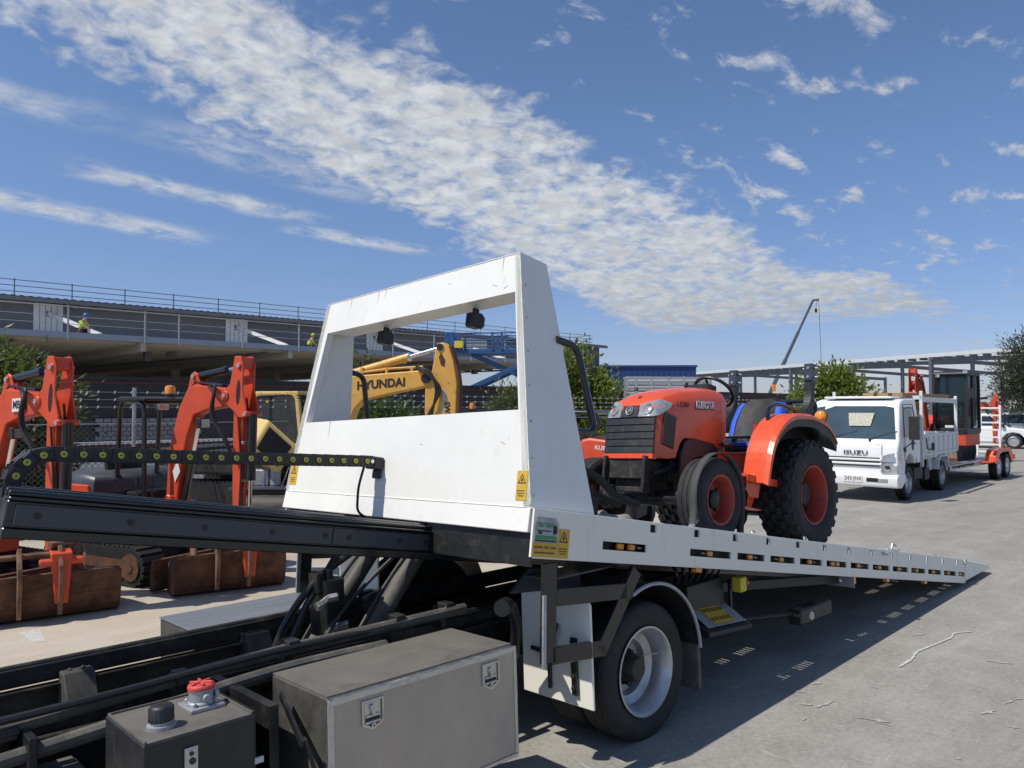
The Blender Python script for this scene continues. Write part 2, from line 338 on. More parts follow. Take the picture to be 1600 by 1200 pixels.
# hydraulic tank
m=T_(); m.box(.87,1.25,0,.40,.18,.780); t=m.build('hydraulic_tank','plastic_black',tow,bev=.004)
m=T_(); m.box(.876,1.244,.006,.394,.7805,.7825)
for a in((.876,.882,.006,.394),(1.238,1.244,.006,.394),(.882,1.238,.388,.394)): m.box(*a,.7826,.79)
m.build('lid','dusty_top',t)
m=T_(); m.lathe([(0,.0),(.048,.0),(.048,.012),(.036,.014),(.036,.022),(0,.022)],(.97,.125,.7826),'z',24); c=m.build('breather_base','galv',t)
m=T_(); n=40; pr=[]
rings=[]
for zz,r0 in((.807,.040),(.850,.039),(.858,.034),(.862,.0)):
    rings.append([((r0+(.0025 if k%2 else 0)*(zz<.855))*math.cos(2*pi*k/n)+.97,(r0+(.0025 if k%2 else 0)*(zz<.855))*math.sin(2*pi*k/n)+.125,zz) for k in range(n)])
m.loft(rings); m.build('breather_cap','plastic_black',t,smooth=50)
m=T_(); m.box(1.085,1.21,.16,.29,.7828,.797); m.lathe([(0,.797),(.05,.797),(.05,.805),(.043,.806),(.043,.842),(.047,.845),(.047,.852),(0,.852)],(1.147,.225,0),'z',28)
for a in range(4): m.cyl((1.147+.055*math.cos(a*pi/2+.78),.225+.055*math.sin(a*pi/2+.78),.797),(1.147+.055*math.cos(a*pi/2+.78),.225+.055*math.sin(a*pi/2+.78),.812),.008,n=6)
m.cyl((1.147,.18,.825),(1.147,.165,.825),.014,n=12); m.box(1.19,1.205,.2,.25,.81,.835)
m.build('filler_neck','galv',t,bev=.002)
m=T_(); m.lathe([(.048,.850),(.049,.858),(.046,.866),(.03,.870),(0,.871)],(1.147,.225,0),'z',28)
for a in range(3): 
    w=R(60*a+20); m.bar((1.147-.042*math.cos(w),.225-.042*math.sin(w),.870),(1.147+.042*math.cos(w),.225+.042*math.sin(w),.870),.01,.012)
m.build('filler_cap','red_cap',t,bev=.002)
m=T_(); m.box(1.0,1.045,-.008,.0,.63,.735); m.box(1.006,1.039,-.010,-.007,.66,.728); t2=m.build('level_gauge','steel_bright',t,bev=.003)
m=T_(); m.cyl((.97+.055,-.013,.69),(.97+.055,-.007,.69),.012,n=8); m.cyl((1.022,-.013,.715),(1.022,-.007,.715),.008,n=8); m.build('gauge_glass','black_gloss',t2)
m=T_(); m.box(1.27,1.31,.06,.07,.58,.60); m.build('label_plate','sign_white',tow)
m=T_(); m.box(.45,.86,.30,.75,.30,.56); m.build('battery_cover','dusty_top',tow,bev=.02)
# far toolbox
m=T_(); m.box(1.78,3.05,1.95,2.50,.18,.64); fb=m.build('toolbox','dusty_black',tow,bev=.006)
m=T_(); m.box(1.775,3.055,1.945,2.505,.641,.652); m.build('lid','grey_lid',fb,bev=.003)
# wheels
def wheel(name,y,x,z,out,r=.385,w=.215,rr=.235):   # out=-1: outer face towards -y ; dual wheel, deep dish
    m=T_(); m.lathe(tyre_prof(r,rr,w,.03,4,.007),(x,y,z),'y',72,closed=True)
    for k in range(90):                              # tread sipes
        a=2*pi*k/90
    ty=m
    m=T_(); o=out; e=w/2
    pr=[(rr+.012,o*e*.92),(rr+.014,o*e*.99),(rr+.004,o*e*1.0),(rr-.012,o*e*.86),(rr-.02,o*e*.55),(rr-.026,o*e*.45),(rr-.03,-o*e*.1),(rr-.055,-o*e*.25),(rr-.075,-o*e*.3),(rr-.085,-o*e*.7),(.0,-o*e*.72)]
    m.lathe(pr,(x,y,z),'y',56)
    rim=m.build('wheel','alloy',tow,smooth=40)
    ty.build('tyre','rubber',rim,smooth=40)
    m=T_(); yo=y-o*e*.72
    m.lathe([(.105,0),(.105,o*.02),(.09,o*.03),(.075,o*.10),(.06,o*.125),(0,o*.13)],(x,yo,z),'y',24)
    for k in range(6):
        a=2*pi*k/6+.3; p=(x+.085*math.cos(a),z+.085*math.sin(a)); m.cyl((p[0],yo,p[1]),(p[0],yo+o*.07,p[1]),.016,n=6)
    m.build('hub','black_steel',rim)
    m=T_()
    for k in range(6):
        a=2*pi*k/6; p=(x+.14*math.cos(a),z+.14*math.sin(a)); m.cyl((p[0],yo+o*.004,p[1]),(p[0],yo+o*.001,p[1]),.022,n=14)
    m.build('hand_hole','ink',rim)
    m=T_(); m.tube([(x+.13,yo+o*.03,z+.03),(x+.19,yo+o*.12,z+.05)],.004,6); m.build('valve_stem','steel_bright',rim)
for y,dz,o in((.145,.015,-1),(.40,.02,-1),(2.09,.09,1),(2.345,.105,1)): wheel('wheel',y,3.60,.363+dz,o)
m=T_(); m.cyl((3.6,.3,.40),(3.6,2.2,.46),.075,n=14); m.lathe([(0,-.2),(.12,-.17),(.19,-.05),(.19,.05),(.12,.17),(0,.2)],(3.6,1.25,.43),'y',20); m.build('axle','chassis',tow)
for s in(0,1):                                # leaf springs
    y=.72 if s==0 else 1.8; m=T_()
    for k in range(5): m.tube([(2.95+k*.06,y,.52-.018*k),(3.6,y,.445-.018*k+.02),(4.25-k*.06,y,.52-.018*k)],.02,4)
    m.build('leaf_spring','chassis',tow)
# mudguards / flaps
for y0,y1,s in((.0,.52,0),(1.98,2.5,0)):
    dz=.10 if y0>1 else 0
    m=T_(); n=14; outer=arc(3.62,.40+dz,.47,4,118,n); inner=arc(3.62,.40+dz,.46,4,118,n)
    for k in range(n):
        m.hexa([(inner[k][0],y0,inner[k][1]),(inner[k][0],y1,inner[k][1]),(inner[k+1][0],y1,inner[k+1][1]),(inner[k+1][0],y0,inner[k+1][1])],[(outer[k][0],y0,outer[k][1]),(outer[k][0],y1,outer[k][1]),(outer[k+1][0],y1,outer[k+1][1]),(outer[k+1][0],y0,outer[k+1][1])])
    g=m.build('mudguard','plastic_black',tow)
    m=T_(); e=y0 if y0<1 else y1
    m.tube([(a,e,c) for a,c in arc(3.62,.40+dz,.468,2,112,18)],.011,6); m.build('edge_trim','galv',g)
    m=T_(); m.prism([(y0,.30+dz),(y1,.30+dz),(y1,.84+dz),(y1-.04,.90+dz),(y0+.04,.90+dz),(y0,.84+dz)],'x',3.085,3.10); f=m.build('front_shield','white_deck',g,bev=.004)
    m=T_(); m.prism([(4.085,.18+dz),(4.10,.15+dz),(4.12,.18+dz),(4.115,.47+dz),(4.088,.47+dz)],'y',y0+.02,y1-.02); m.build('rear_flap','dusty_top',g,bev=.004)
    if y0<1:
        m=T_()
        for yy in(.14,.36):
            m.prism([(.52,yy-.02),(.535,yy-.02)],'x',3,3) if 0 else None
        m.tube(fillet([(3.075,.30,.36),(3.075,.30,.50),(3.05,.26,.60),(3.06,.22,.72)],.06,4),.013,8)
        m.box(3.065,3.084,.095,.135,.36,.66); m.tube([(3.06,.06,.58),(3.05,.2,.55),(3.06,.42,.56)],.014,8)
        for z in(.40,.46,.60,.64): m.cyl((3.05,.115,z),(3.066,.115,z),.012,n=8)
        m.build('shield_bracket','black_steel',g,bev=.003)
m=T_(); m.tube(fillet([(2.92,.42,.55),(2.88,.34,.72),(2.80,.30,.86),(2.70,.24,.87)],.08,5),.03,12); m.cyl((2.73,.255,.87),(2.66,.22,.872),.043,n=16); m.build('filler_pipe','black_steel',tow)
# underrun guard frames, both sides
for y in(.015,2.47):
    m=T_(); B=lambda a,c,w=.05: m.bar((a[0],y,a[1]),(c[0],y,c[1]),.03,w,(0,1,0)) if 0 else m.bar((a[0],y,a[1]),(c[0],y,c[1]),w,.03,(0,1,0))
    B((2.805,1.10),(2.77,.615),.09); B((2.79,.645),(3.20,.60),.085); B((3.165,.585),(3.50,.965),.085); B((2.825,.925),(3.40,.865),.085)
    m.build('side_guard','black_gloss',tow,bev=.003)
    m=T_(); yy=y-.018 if y<1 else y+.018; m.bar((2.745,yy,.95),(2.725,yy,.60),.02,.012,(0,1,0)); m.build('guard_edge','galv',tow)
m=T_(); m.prism([(2.80,.91),(3.36,.86),(3.34,.97),(2.95,1.02)],'y',.3,.32); m.box(2.9,3.4,.1,.3,.985,.995); m.build('inner_panel','beam_grey',tow)
# control station behind the wheel
m=T_(); m.box(4.30,4.74,.22,.5,.50,.72); m.hexa([(4.28,.06,.42),(4.80,.06,.38),(4.80,.30,.38),(4.28,.30,.42)],[(4.28,.05,.45),(4.80,.05,.41),(4.80,.30,.55),(4.28,.30,.58)]); st=m.build('control_box','plastic_black',tow,bev=.006)
m=T_(); M0=TF((4.54,.165,.506),(1,0,-.075),(0,.8,.5)); m.add([(-.23,-.10,.004),(.23,-.10,.004),(.23,.10,.004),(-.23,.10,.004)],[(0,1,2,3)],M0); m.build('decal_plate','galv',st)
m=T_(); m.add([(-.13,-.085,.008),(.11,-.085,.008),(.11,.085,.008),(-.13,.085,.008)],[(0,1,2,3)],M0); dp=m.build('control_sticker','sign_yellow',st)
m=T_()
for i in range(5):
    for j in range(2): m.lathe([(.012,.0),(.017,.0)],(-.10+i*.048,-.04+j*.08,.010),'z',12,M=M0); m.add([(-.108+i*.048,-.045+j*.08,.0105),(-.092+i*.048,-.045+j*.08,.0105),(-.1+i*.048,-.032+j*.08,.0105)],[(0,1,2)],M0)
m.build('pictogram','ink',dp,norm=False)
for k in range(5):
    m=T_(); x=4.35+k*.085; m.tube([(x,.25,.72),(x,.20,.80),(x-.01,.17,.86)],.007,6); m.cyl((x-.01,.175,.85),(x-.012,.16,.885),.016,.013,n=10); m.tube(fillet([(x,.35,.72),(x,.33,.80),(x+.03,.45,.90),(x+.1,.6,.92)],.05,3),.013,6); m.build('lever','black_gloss',st)
m=T_(); m.box(4.76,4.84,.10,.17,.62,.72); eb=m.build('stop_button_box','eyellow',tow,bev=.006)
m=T_(); m.cyl((4.84,.135,.67),(4.865,.135,.67),.014,n=12); m.cyl((4.862,.135,.67),(4.885,.135,.67),.028,n=16); m.build('stop_button','red_lens',eb)
m=T_(); m.bar((4.78,.2,.70),(4.78,.2,.35),.02,.02); m.build('post','black_steel',tow)
# rear lamp arms
m=T_(); m.bar((4.8,.35,.62),(6.35,.15,.47),.06,.07); ra=m.build('lamp_arm','black_steel',tow,bev=.004)
m=T_(); m.box(6.34,6.42,.02,.20,.43,.51); rl=m.build('side_lamp','amber',tow,bev=.006)
m=T_(); m.box(6.33,6.339,.0,.22,.415,.525); m.build('lamp_backing','galv',rl)
m=T_(); m.bar((4.6,.3,.42),(5.55,.12,.335),.035,.035); m.box(5.5,6.02,.05,.16,.26,.375); bl=m.build('tail_lamp_bar','plastic_black',tow,bev=.012)
m=T_(); m.lathe([(0,-.012),(.03,-.008),(.036,0)],(5.66,.05,.31),'y',16); m.build('lamp_lens','lens',bl)
# ---------------- tilt frame (deck axes: x down the deck, y across, z square to the deck)
for y in(.82,1.64):
    s=1 if y<1 else -1; y0,y1=(y,y+.10)
    m=D_(); m.box(-2.06,4.9,y0+.004,y1-.004,-.05,.055); m.box(-2.06,4.9,y0-.012,y1+.012,.056,.070); m.tube([(-2.06,y0+.02,.082),(4.9,y0+.02,.082)],.016,8); m.tube([(-2.06,y0+.075,.088),(4.9,y0+.075,.088)],.02,8); m.box(-2.06,4.9,y0+.0,y1,-.092,-.0505)
    bm_=m.build('slide_beam','black_gloss',tow,bev=.004)
    m=D_(); yn=y0-.006 if s>0 else y1+.006
    for a,c in((-2.03,-.62),(-.615,.0)): m.box(a,c,min(yn,yn+.008*s),max(yn,yn+.008*s),-.042,.045)
    m.build('wear_plate','beam_grey',bm_,bev=.003)
    m=D_()
    for x in(-1.95,-1.6,-1.28,-.95,-.66,-.52,-.2,-.02): m.cyl((x,yn-.004*s,.003),(x,yn+.002*s,.003),.014,n=10)
    m.build('bolt','black_steel',bm_)
for x in(-2.0,-.6,.06,1.2,2.4,3.6): m=D_(); m.box(x,x+.1,.925,1.635,-.085,.05); m.build('cross_beam','black_steel',tow,bev=.003)
# tilt cylinders with hoses
for y in(.99,1.44):
    m=T_(); m.cyl((2.24,y,.52),(2.70,y,1.06),.052,n=20); m.cyl((2.19,y,.47),(2.25,y,.535),.062,n=18); cy=m.build('tilt_cylinder','pipe_dust',tow,smooth=50)
    m=T_(); m.cyl((2.70,y,1.06),(2.80,y,1.18),.028,n=16); m.build('cylinder_rod','chrome',cy)
    m=T_()
    for k,(dy) in enumerate((-.085,-.115,.09)): m.tube(fillet([(2.05-.03*k,y+dy,.45),(2.3-.04*k,y+dy,.78),(2.45-.02*k,y+dy*.7,.95),(2.62,y+dy*.4,1.10)],.2,5),.012,8)
    m.build('hydraulic_hose','hose',cy)
m=T_(); m.box(2.18,2.30,1.12,1.30,.66,.98); m.box(2.15,2.20,1.16,1.26,.90,1.02); m.tube(fillet([(1.93,1.32,.5),(2.02,1.30,.75),(2.16,1.2,.98),(2.4,1.2,1.1)],.2,5),.022,8); m.tube([(1.98,1.25,.55),(2.12,1.22,.85),(2.3,1.2,1.1)],.02,8); vb=m.build('valve_block','black_steel',tow,bev=.008)
for x,y,z in((2.13,1.10,.86),(2.19,1.10,.70)):
    m=T_(); m.cyl((x,y,z),(x+.06,y,z+.03),.018,n=10); m.cyl((x+.05,y,z+.025),(x+.10,y-.02,z+.03),.024,n=6); m.cyl((x-.02,y,z-.01),(x+.01,y,z),.025,n=6); m.build('hose_fitting','steel_bright',vb)
m=T_(); m.cyl((2.22,1.15,.98),(2.22,1.15,1.03),.02,n=10); m.box(2.36,2.44,1.02,1.08,.80,.90); m.cyl((2.34,1.0,.86),(2.44,1.0,.89),.022,n=8); m.build('valve_cap','black_steel',vb)
# cable chain: links along a path, hung from a bracket on the headboard
CY=1.40
pts=[]
for k in range(22): s=-.10-1.73*k/21; pts.append((s,.448-.182*k/21))
pts+=[(-1.90,.240),(-1.945,.18),(-1.958,.105),(-1.95,.03)]
for k in range(len(pts)-1):
    m=D_(); m2=D_()
    a=Vector((pts[k][0],0,pts[k][1]));c=Vector((pts[k+1][0],0,pts[k+1][1]));d=(c-a);L=d.length;ang=math.atan2(-d.z,d.x)
    Mx=TR((a.x,CY,a.z))@Matrix.Rotation(ang,4,'Y')
    for yo in(-.045,.045):
        m.prism([(-.018,-.034),(L-.012,-.036),(L+.016,-.024),(L+.016,.024),(L-.012,.036),(-.018,.034)],'y',yo-.006,yo+.006,Mx)
        m.prism([(-.012,-.028),(.03,-.028),(.03,.028),(-.012,.028)],'y',yo-.010,yo+.010,Mx)
    m.box(.01,L-.02,-.039,.039,.022,.034,Mx); m.box(.01,L-.02,-.039,.039,-.034,-.022,Mx)
    lk=m.build('chain_link','plastic_black',tow,bev=.002)
    for sg in(-1,1):
        m2=D_(); m2.cur=0; m2.lathe([(0,0),(.0155,0),(.0155,.003*sg),(0,.003*sg)],(.03,.0555*sg,0),'y',12,M=Mx)
        m2.cur=1; m2.box(.024,.036,min(.0587*sg,.0593*sg),max(.0587*sg,.0593*sg),-.0025,.0025,Mx); m2.build('link_pin',['yellow_disc','ink'],lk)
m=D_(); m.box(-.075,-.004,CY-.05,CY+.05,.405,.482); m.box(-.03,-.004,CY-.035,CY+.035,.35,.404); m.cyl((-.10,CY-.054,.448),(-.10,CY+.054,.448),.03,n=16); br=m.build('chain_bracket','plastic_black',tow,bev=.006)
m=D_(); m.cyl((-.10,CY-.066,.448),(-.10,CY-.053,.448),.012,n=10); m.build('bracket_bolt','chrome',br)
m=D_(); m.tube(fillet([(-.13,CY-.03,.43),(-.15,CY-.02,.28),(-.13,CY-.01,.14),(-.07,CY,.11),(-.02,CY,.10)],.05,4),.008,8); m.build('cable','hose',tow)
# ---------------- tray
slots=[(.54,.93)]+[(1.37,1.84)]+[(1.92+.437*k,1.92+.437*k+(.36 if k<10 else .20)) for k in range(11)]
ovals=[.984,1.434]+[1.884+.437*k for k in range(11)]
holes=[(a,b,.062,.106) for a,b in slots]+[(s-.03,s+.03,.178,.222) for s in ovals]
fh=[]
for k in range(14):
    s0=.75+.437*k
    for y0 in(.14,.60,1.86,2.32):
        for j in range(5): fh.append((s0+.055*j,s0+.055*j+.024,y0,y0+.075))
m=D_(); m.plate(.04,6.50,.0125,2.5375,.150,.162,fh,'z')
for s in(.6,1.7,2.8,3.9,5.0,6.1): m.box(s,s+.05,.07,.80,.06,.149); m.box(s,s+.05,1.80,2.48,.06,.149)
deck=m.build('tray','galv',tow)
m=D_(); m.box(.02,.038,.02,2.53,-.05,.113); m.build('front_plate','black_steel',deck)  # black colour stands in for the shade under the headboard overhang
def rail(y0,y1,yf):
    m=D_(); m.plate(.0,6.50,.0,.235,y0,y1,holes,'y')
    e=y1 if yf<1 else y0
    m.box(.0,6.5,min(e,e+(.045 if yf<1 else -.045)),max(e,e+(.045 if yf<1 else -.045)),.2345,.2385)
    m.box(.02,6.5,y0+.001,y1-.001,-.006,-.0005)
    o=m.build('side_rail','white_deck',deck)
    return o
for y0,y1,yf in((.0,.012,0),(2.538,2.55,2.55)):
    r_=rail(y0,y1,yf); sg=-1 if yf<1 else 1
    m=D_(); ib=.055 if yf<1 else 2.485
    m.box(.5,6.49,min(ib,ib+.006),max(ib,ib+.006),.03,.149)
    ib2=.02 if yf<1 else 2.524
    for s in ovals: m.box(s-.04,s+.04,min(ib2,ib2+.006),max(ib2,ib2+.006),.165,.23)
    m.build('rail_backing','ink',deck)  # black plates paint in the shade inside the rail holes
    for k,(a,b) in enumerate(slots):
        c=[(a+b)/2+.02]
        if k==0: c=[a+.18,a+.28]
        if k==5: c=[a+.15,a+.24]
        for x in c:
            m=D_(); yy=.028 if yf<1 else 2.522
            m.box(x-.028,x+.028,yy-.012,yy+.012,.066,.102); lp=m.build('marker_lamp','amber',deck,bev=.006)
        m=D_(); x=c[-1]+(.06 if k%2==0 else -.09); m.tube([(x,yy,.085),(x+.04,yy,.083)],[.009,.004],6); m.build('connector','galv',deck)
    for s in(1.47,4.42,5.33):
        m=D_(); yy=.012 if yf<1 else 2.538; m.box(s-.03,s+.03,yy-.02,yy+.02,-.034,-.007); m.build('marker_lamp','amber',deck,bev=.005)
m=D_(); 
for y0,y1 in((.002,2.548),): m.prism([(6.502,.012),(6.502,.234),(7.30,.212),(7.375,.186),(7.34,.178)],'y',y0,y1)
m.build('tail_ramp','white_deck',deck,bev=.004)
m=D_()
for s,y in((2.3,.10),(3.0,.06),(4.52,.03),(4.95,.10),(5.9,.10),(6.35,.05)):
    m.tube([(s+.024*math.cos(a*pi/6),y+.012*math.sin(a*pi/6),.236+.02*math.sin(a*pi/6)+.01) for a in range(12)],.005,6,closed=True)
m.box(4.62,4.80,.05,.09,.236,.25); m.tube([(4.66,.06,.25),(4.68,.06,.30),(4.76,.06,.29)],.012,6)
m.lathe([(.022,-.006),(.03,-.006),(.03,.006),(.022,.006)],(6.47,-.012,.215),'y',16,closed=True); m.tube([(4.30,-.012,.195),(4.27,-.02,.215),(4.36,-.02,.20)],.008,6)
m.build('tie_down_ring','galv',deck)
# ---------------- headboard
near=lambda z:.034+(z-.235)*.1815
far=lambda z:2.584-(z-.235)*.164
m=D_(); z0,z1,z2,z3=.237,.738,1.40,1.627
O=[(near(z0),z0),(far(z0),z0),(far(z3),z3),(near(z3),z3)]; I=[(.183,z1),(2.432,z1),(2.297,z2),(.297,z2)]
for x in(0,.05):
    vs=[(x,*p) for p in O]+[(x,*p) for p in I]; m.add(vs,[(k,(k+1)%4,4+(k+1)%4,4+k) for k in range(4)])
m.add([(x,*p) for x in(0,.05) for p in I],[(k,(k+1)%4,4+(k+1)%4,4+k) for k in range(4)])
m.add([(x,*p) for x in(0,.05) for p in O],[(k,(k+1)%4,4+(k+1)%4,4+k) for k in(0,)])
# top beam behind the face
m.hexa([(.05,.297,z2+.004),(.05,2.297,z2+.004),(.2,2.297,z2+.02),(.2,.297,z2+.02)],[(.05,near(z3)+.002,z3),(.05,far(z3)-.002,z3),(.205,far(z3)-.002,z3-.006),(.205,near(z3)+.002,z3-.006)])
# side panels
for e,s in((near,1),(far,-1)):
    t=.045*s
    b=[(.0,e(z0),z0),(.495,e(z0),z0),(.495,e(z0)+t,z0),(.0,e(z0)+t,z0)]; tp=[(.0,e(z3),z3),(.21,e(z3),z3-.006),(.21,e(z3)+t,z3-.006),(.0,e(z3)+t,z3)]
    m.hexa(b,tp)
hb=m.build('headboard','white_paint',tow,bev=.006,seg=2,smooth=40)
for k,(p,q) in enumerate((((0,near(z0)-.001,z0+.02),(0,near(z3)-.001,z3-.02)),((0,far(z0)+.001,z0+.02),(0,far(z3)+.001,z3-.02)),((-.001,near(z3)+.03,z3-.002),(-.001,far(z3)-.03,z3-.002)),((.2,near(z3)+.02,z3-.006),(.2,far(z3)-.02,z3-.006)),((-.002,near(z0)+.03,z0+.001),(-.002,far(z0)-.03,z0+.001)),((.03,near(z0)-.002,z0+.002),(.47,near(z0)-.002,z0+.002)))):
    p=Vector(p);q=Vector(q); random.seed(k); n=60; m=D_(); m.tube([p.lerp(q,i/n)+Vector((random.uniform(-.0006,.0006),random.uniform(-.0006,.0006),0)) for i in range(n+1)],[.0032+random.uniform(-.0009,.0009) for i in range(n+1)],6); m.build('weld_bead','white_deck',hb)
m=D_()
for i in range(7): z=.30+.19*i; m.cyl((.02,far(z)-.052,z),(.02,far(z)-.043,z),.009,n=8); m.cyl((.03+.0*i,near(z)-.003,z),(.03,near(z)+.001,z),.006,n=8)
m.build('bolt','galv',hb)
m=D_(); random.seed(12)
for i in range(26):
    y=random.uniform(.2,2.4); z=random.choice((random.uniform(.26,.7),random.uniform(1.43,1.6))); a=random.uniform(-.5,.5)+random.choice((0,1.57)); l=random.uniform(.01,.05); m.add([(-.0012,y,z),(-.0012,y+l*math.cos(a),z+l*math.sin(a)),(-.0012,y+l*math.cos(a),z+l*math.sin(a)+.0025),(-.0012,y,z+.0018)],[(0,1,2,3)])
for i in range(5):
    y=random.uniform(.4,2.3); z=random.choice((.735,1.62)); m.add([(-.0012,y,z),(-.0012,y+.004,z),(-.0012,y+.003,z-random.uniform(.05,.16))],[(0,1,2)])
o=m.build('paint_scratch','rust_dust',hb,norm=False); o['kind']='stuff'
m=D_(); m.hexa([(-.012,.026,.115),(-.012,2.584,.115),(.05,2.584,.115),(.05,.026,.115)],[(-.002,.03,.236),(-.002,2.584,.236),(.05,2.584,.236),(.05,.03,.236)]); m.build('skirt','white_paint',hb,bev=.005,seg=2)
for y in(1.73,.78):
    m=D_(); m.box(.11,.16,y-.010,y+.010,1.375,1.41); m.prism([(.09,1.285),(.17,1.285),(.185,1.30),(.185,1.36),(.17,1.38),(.10,1.38),(.09,1.36)],'y',y-.034,y+.034)
    wl=m.build('work_lamp','plastic_black',hb,bev=.008)
    m=D_(); m.box(.186,.190,y-.028,y+.028,1.30,1.362)
    m.build('lamp_lens','lens',wl)
    m=D_(); 
    for k in range(5): m.box(.084,.089,y-.028+k*.012,y-.023+k*.012,1.29,1.37)
    m.build('cooling_fin','black_steel',wl)
for e,s in((near,1),(far,-1)):
    f=lambda z:e(z)+.022*s
    m=D_(); m.tube(fillet([(.26,f(1.05),1.18),(.43,f(1.05),1.18),(.585,f(.75),.70),(.38,f(.7),.68)],.07,6),.021,12); m.build('guard_tube','black_gloss',hb)
# warning stickers on the front face and the side rail
def warn(M0,w,h,par,lines=3):
    m=MB(M0); m.box(-w/2,w/2,-h/2,h/2,0,.0012); st=m.build('warning_sticker','sign_yellow',par)
    m=MB(M0); t=w*.40; c=h*.2; H=t*1.6
    tri=[(-t,c-H*.42),(t,c-H*.42),(0,c+H*.62)]; ti=[(a*.72,(b-(c-.0))*.72+(c-.0)) for a,b in tri]
    vs=[(a,b,.0018) for a,b in tri]+[(a,b,.0018) for a,b in ti]; m.add(vs,[(0,1,4,3),(1,2,5,4),(2,0,3,5)])
    m.add([(a,b,.0018) for a,b in((-t*.25,c-H*.2),(t*.05,c-H*.22),(t*.3,c-H*.05),(t*.1,c+H*.12),(-t*.02,c+H*.3),(-t*.12,c+H*.02))],[(0,1,2,3,4,5)])
    for k in range(lines):
        y=-h*.18-k*h*.085; ww=w*(.38-.05*k)
        n=5; 
        for j in range(n): m.add([(-ww+2*ww*j/n,y-h*.018,.0018),(-ww+2*ww*(j+.8)/n,y-h*.018,.0018),(-ww+2*ww*(j+.8)/n,y+h*.018,.0018),(-ww+2*ww*j/n,y+h*.018,.0018)],[(0,1,2,3)])
    m.build('pictogram','ink',st,norm=False); return st
Q=TO@DK
warn(Q@TF((-.0015,.105,.345),(0,-1,0),(0,0,1)),.075,.15,hb)
warn(Q@TF((-.0015,2.50,.36),(0,-1,0),(0,0,1)),.10,.15,hb)
warn(Q@TF((.225,-.0015,.075),(1,0,0),(0,0,1)),.085,.145,deck)
m=MB(Q@TF((.092,-.0015,.037),(1,0,0),(0,0,1))); m.box(-.085,.085,-.034,.034,0,.0012); ds=m.build('danger_sticker','sign_yellow',deck)
text('lettering','DANGER - KEEP CLEAR',.0165,'ink',ds,Q@TF((.092,-.003,.05),(1,0,0),(0,0,1)),.0002,.0004,.93)
text('lettering','OF MOVING TRAY AND PARTS',.0095,'ink',ds,Q@TF((.092,-.003,.028),(1,0,0),(0,0,1)),.0002,.0002,.98) if 0 else None
m=MB(Q@TF((.092,-.003,.024),(1,0,0),(0,0,1)))
random.seed(3); x=-.075
while x<.07:
    w=random.uniform(.006,.014); m.box(x,x+w,-.004,.004,0,.0003); x+=w+.004
m.build('small_print','ink',ds)
m=MB(Q@TF((.094,-.0015,.134),(1,0,0),(0,0,1))); m.prism([(-.088,-.062),(.088,-.062),(.088,.03),(.066,.062),(-.066,.062),(-.088,.035)],'z',0,.004); gs=m.build('maker_plate','galv',deck,bev=.002)
text('lettering','TILT TRAY',.030,'sign_green',gs,Q@TF((.086,-.0065,.158),(1,0,0),(0,0,1)),.0005,.0008,.82)
m=MB(Q@TF((.094,-.006,.134),(1,0,0),(0,0,1))); m.box(-.075,.075,-.045,-.026,0,.001); m.build('stripe','sign_green',gs)
m=MB(Q@TF((.094,-.006,.134),(1,0,0),(0,0,1)))
m.box(-.07,.03,-.006,.0,0,.001); m.box(-.078,.078,-.056,-.048,0,.001); m.prism([(.045,-.012),(.075,-.012),(.075,.006),(.066,.028),(.047,.028)],'z',0,.001)
for x in(-.055,-.04,.058): m.lathe([(0,.001),(.007,.001)],(x,-.014,0),'z',12)
m.build('truck_drawing','ink',gs,norm=False)
# ------------------------------------------------------------------ compact tractor standing on the tray, nose towards the headboard
TRM=TT@DK@TR((3.6,1.20,.162))
tra=thing('compact_tractor','orange compact tractor with turf tyres and folded roll bar standing on the tilted tray','tractor',TRM)
def K(): return MB(TR((-3.6,0,0)))
KQ=TR((-3.6,0,0))
def hring(s,w,zt,zb):
    h=[(-w*.985,zb),(-w,zb+(zt-zb)*.45),(-w*.985,zt-.16),(-w*.93,zt-.085),(-w*.80,zt-.038),(-w*.55,zt-.012),(-w*.2,zt)]
    h=h+[(-a,b) for a,b in reversed(h)]
    return [(s,a,b) for a,b in h]
HS=TR((2.696,0,0))@Matrix.Diagonal((.80,.93,1,1))@TR((-2.59,0,0)); KQH=KQ@HS
def KH(): return MB(KQH)
m=KH(); m.loft([hring(*a) for a in((2.005,.255,1.015,.625),(2.03,.270,1.06,.615),(2.10,.283,1.125,.615),(2.22,.293,1.175,.62),(2.34,.299,1.21,.64),(2.40,.301,1.228,.76),(2.46,.303,1.243,.815),(2.62,.307,1.275,.83),(2.85,.311,1.315,.83),(3.0,.312,1.335,.83),(3.12,.310,1.348,.80))])
hood=m.build('hood','orange',tra,bev=.004,smooth=42)
m=KH(); m.loft([hring(*a) for a in((3.128,.306,1.345,.66),(3.22,.300,1.350,.66),(3.30,.275,1.345,.66),(3.36,.20,1.32,.70))]); m.build('dash_cowl','orange',tra,bev=.004,smooth=42)
m=KH()
for k in range(5):
    za=.645+.058*k; m.loft([[(x,y,z) for y in(-.262,.262) for z in(za,za+.054)] for x in(2.0,)],cap=False) if 0 else None
    for i in range(8):
        y0=-.265+.53*i/8;y1=y0+.53/8; f=lambda y: 1.975+.22*y*y
        m.hexa([(f(y0),y0,za),(f(y1),y1,za),(2.02,y1,za),(2.02,y0,za)],[(f(y0)+.008,y0,za+.05),(f(y1)+.008,y1,za+.05),(2.02,y1,za+.05),(2.02,y0,za+.05)])
m.box(2.0,2.03,-.26,.26,.64,.94)
m.build('grille','plastic_black',tra)
m=KH(); 
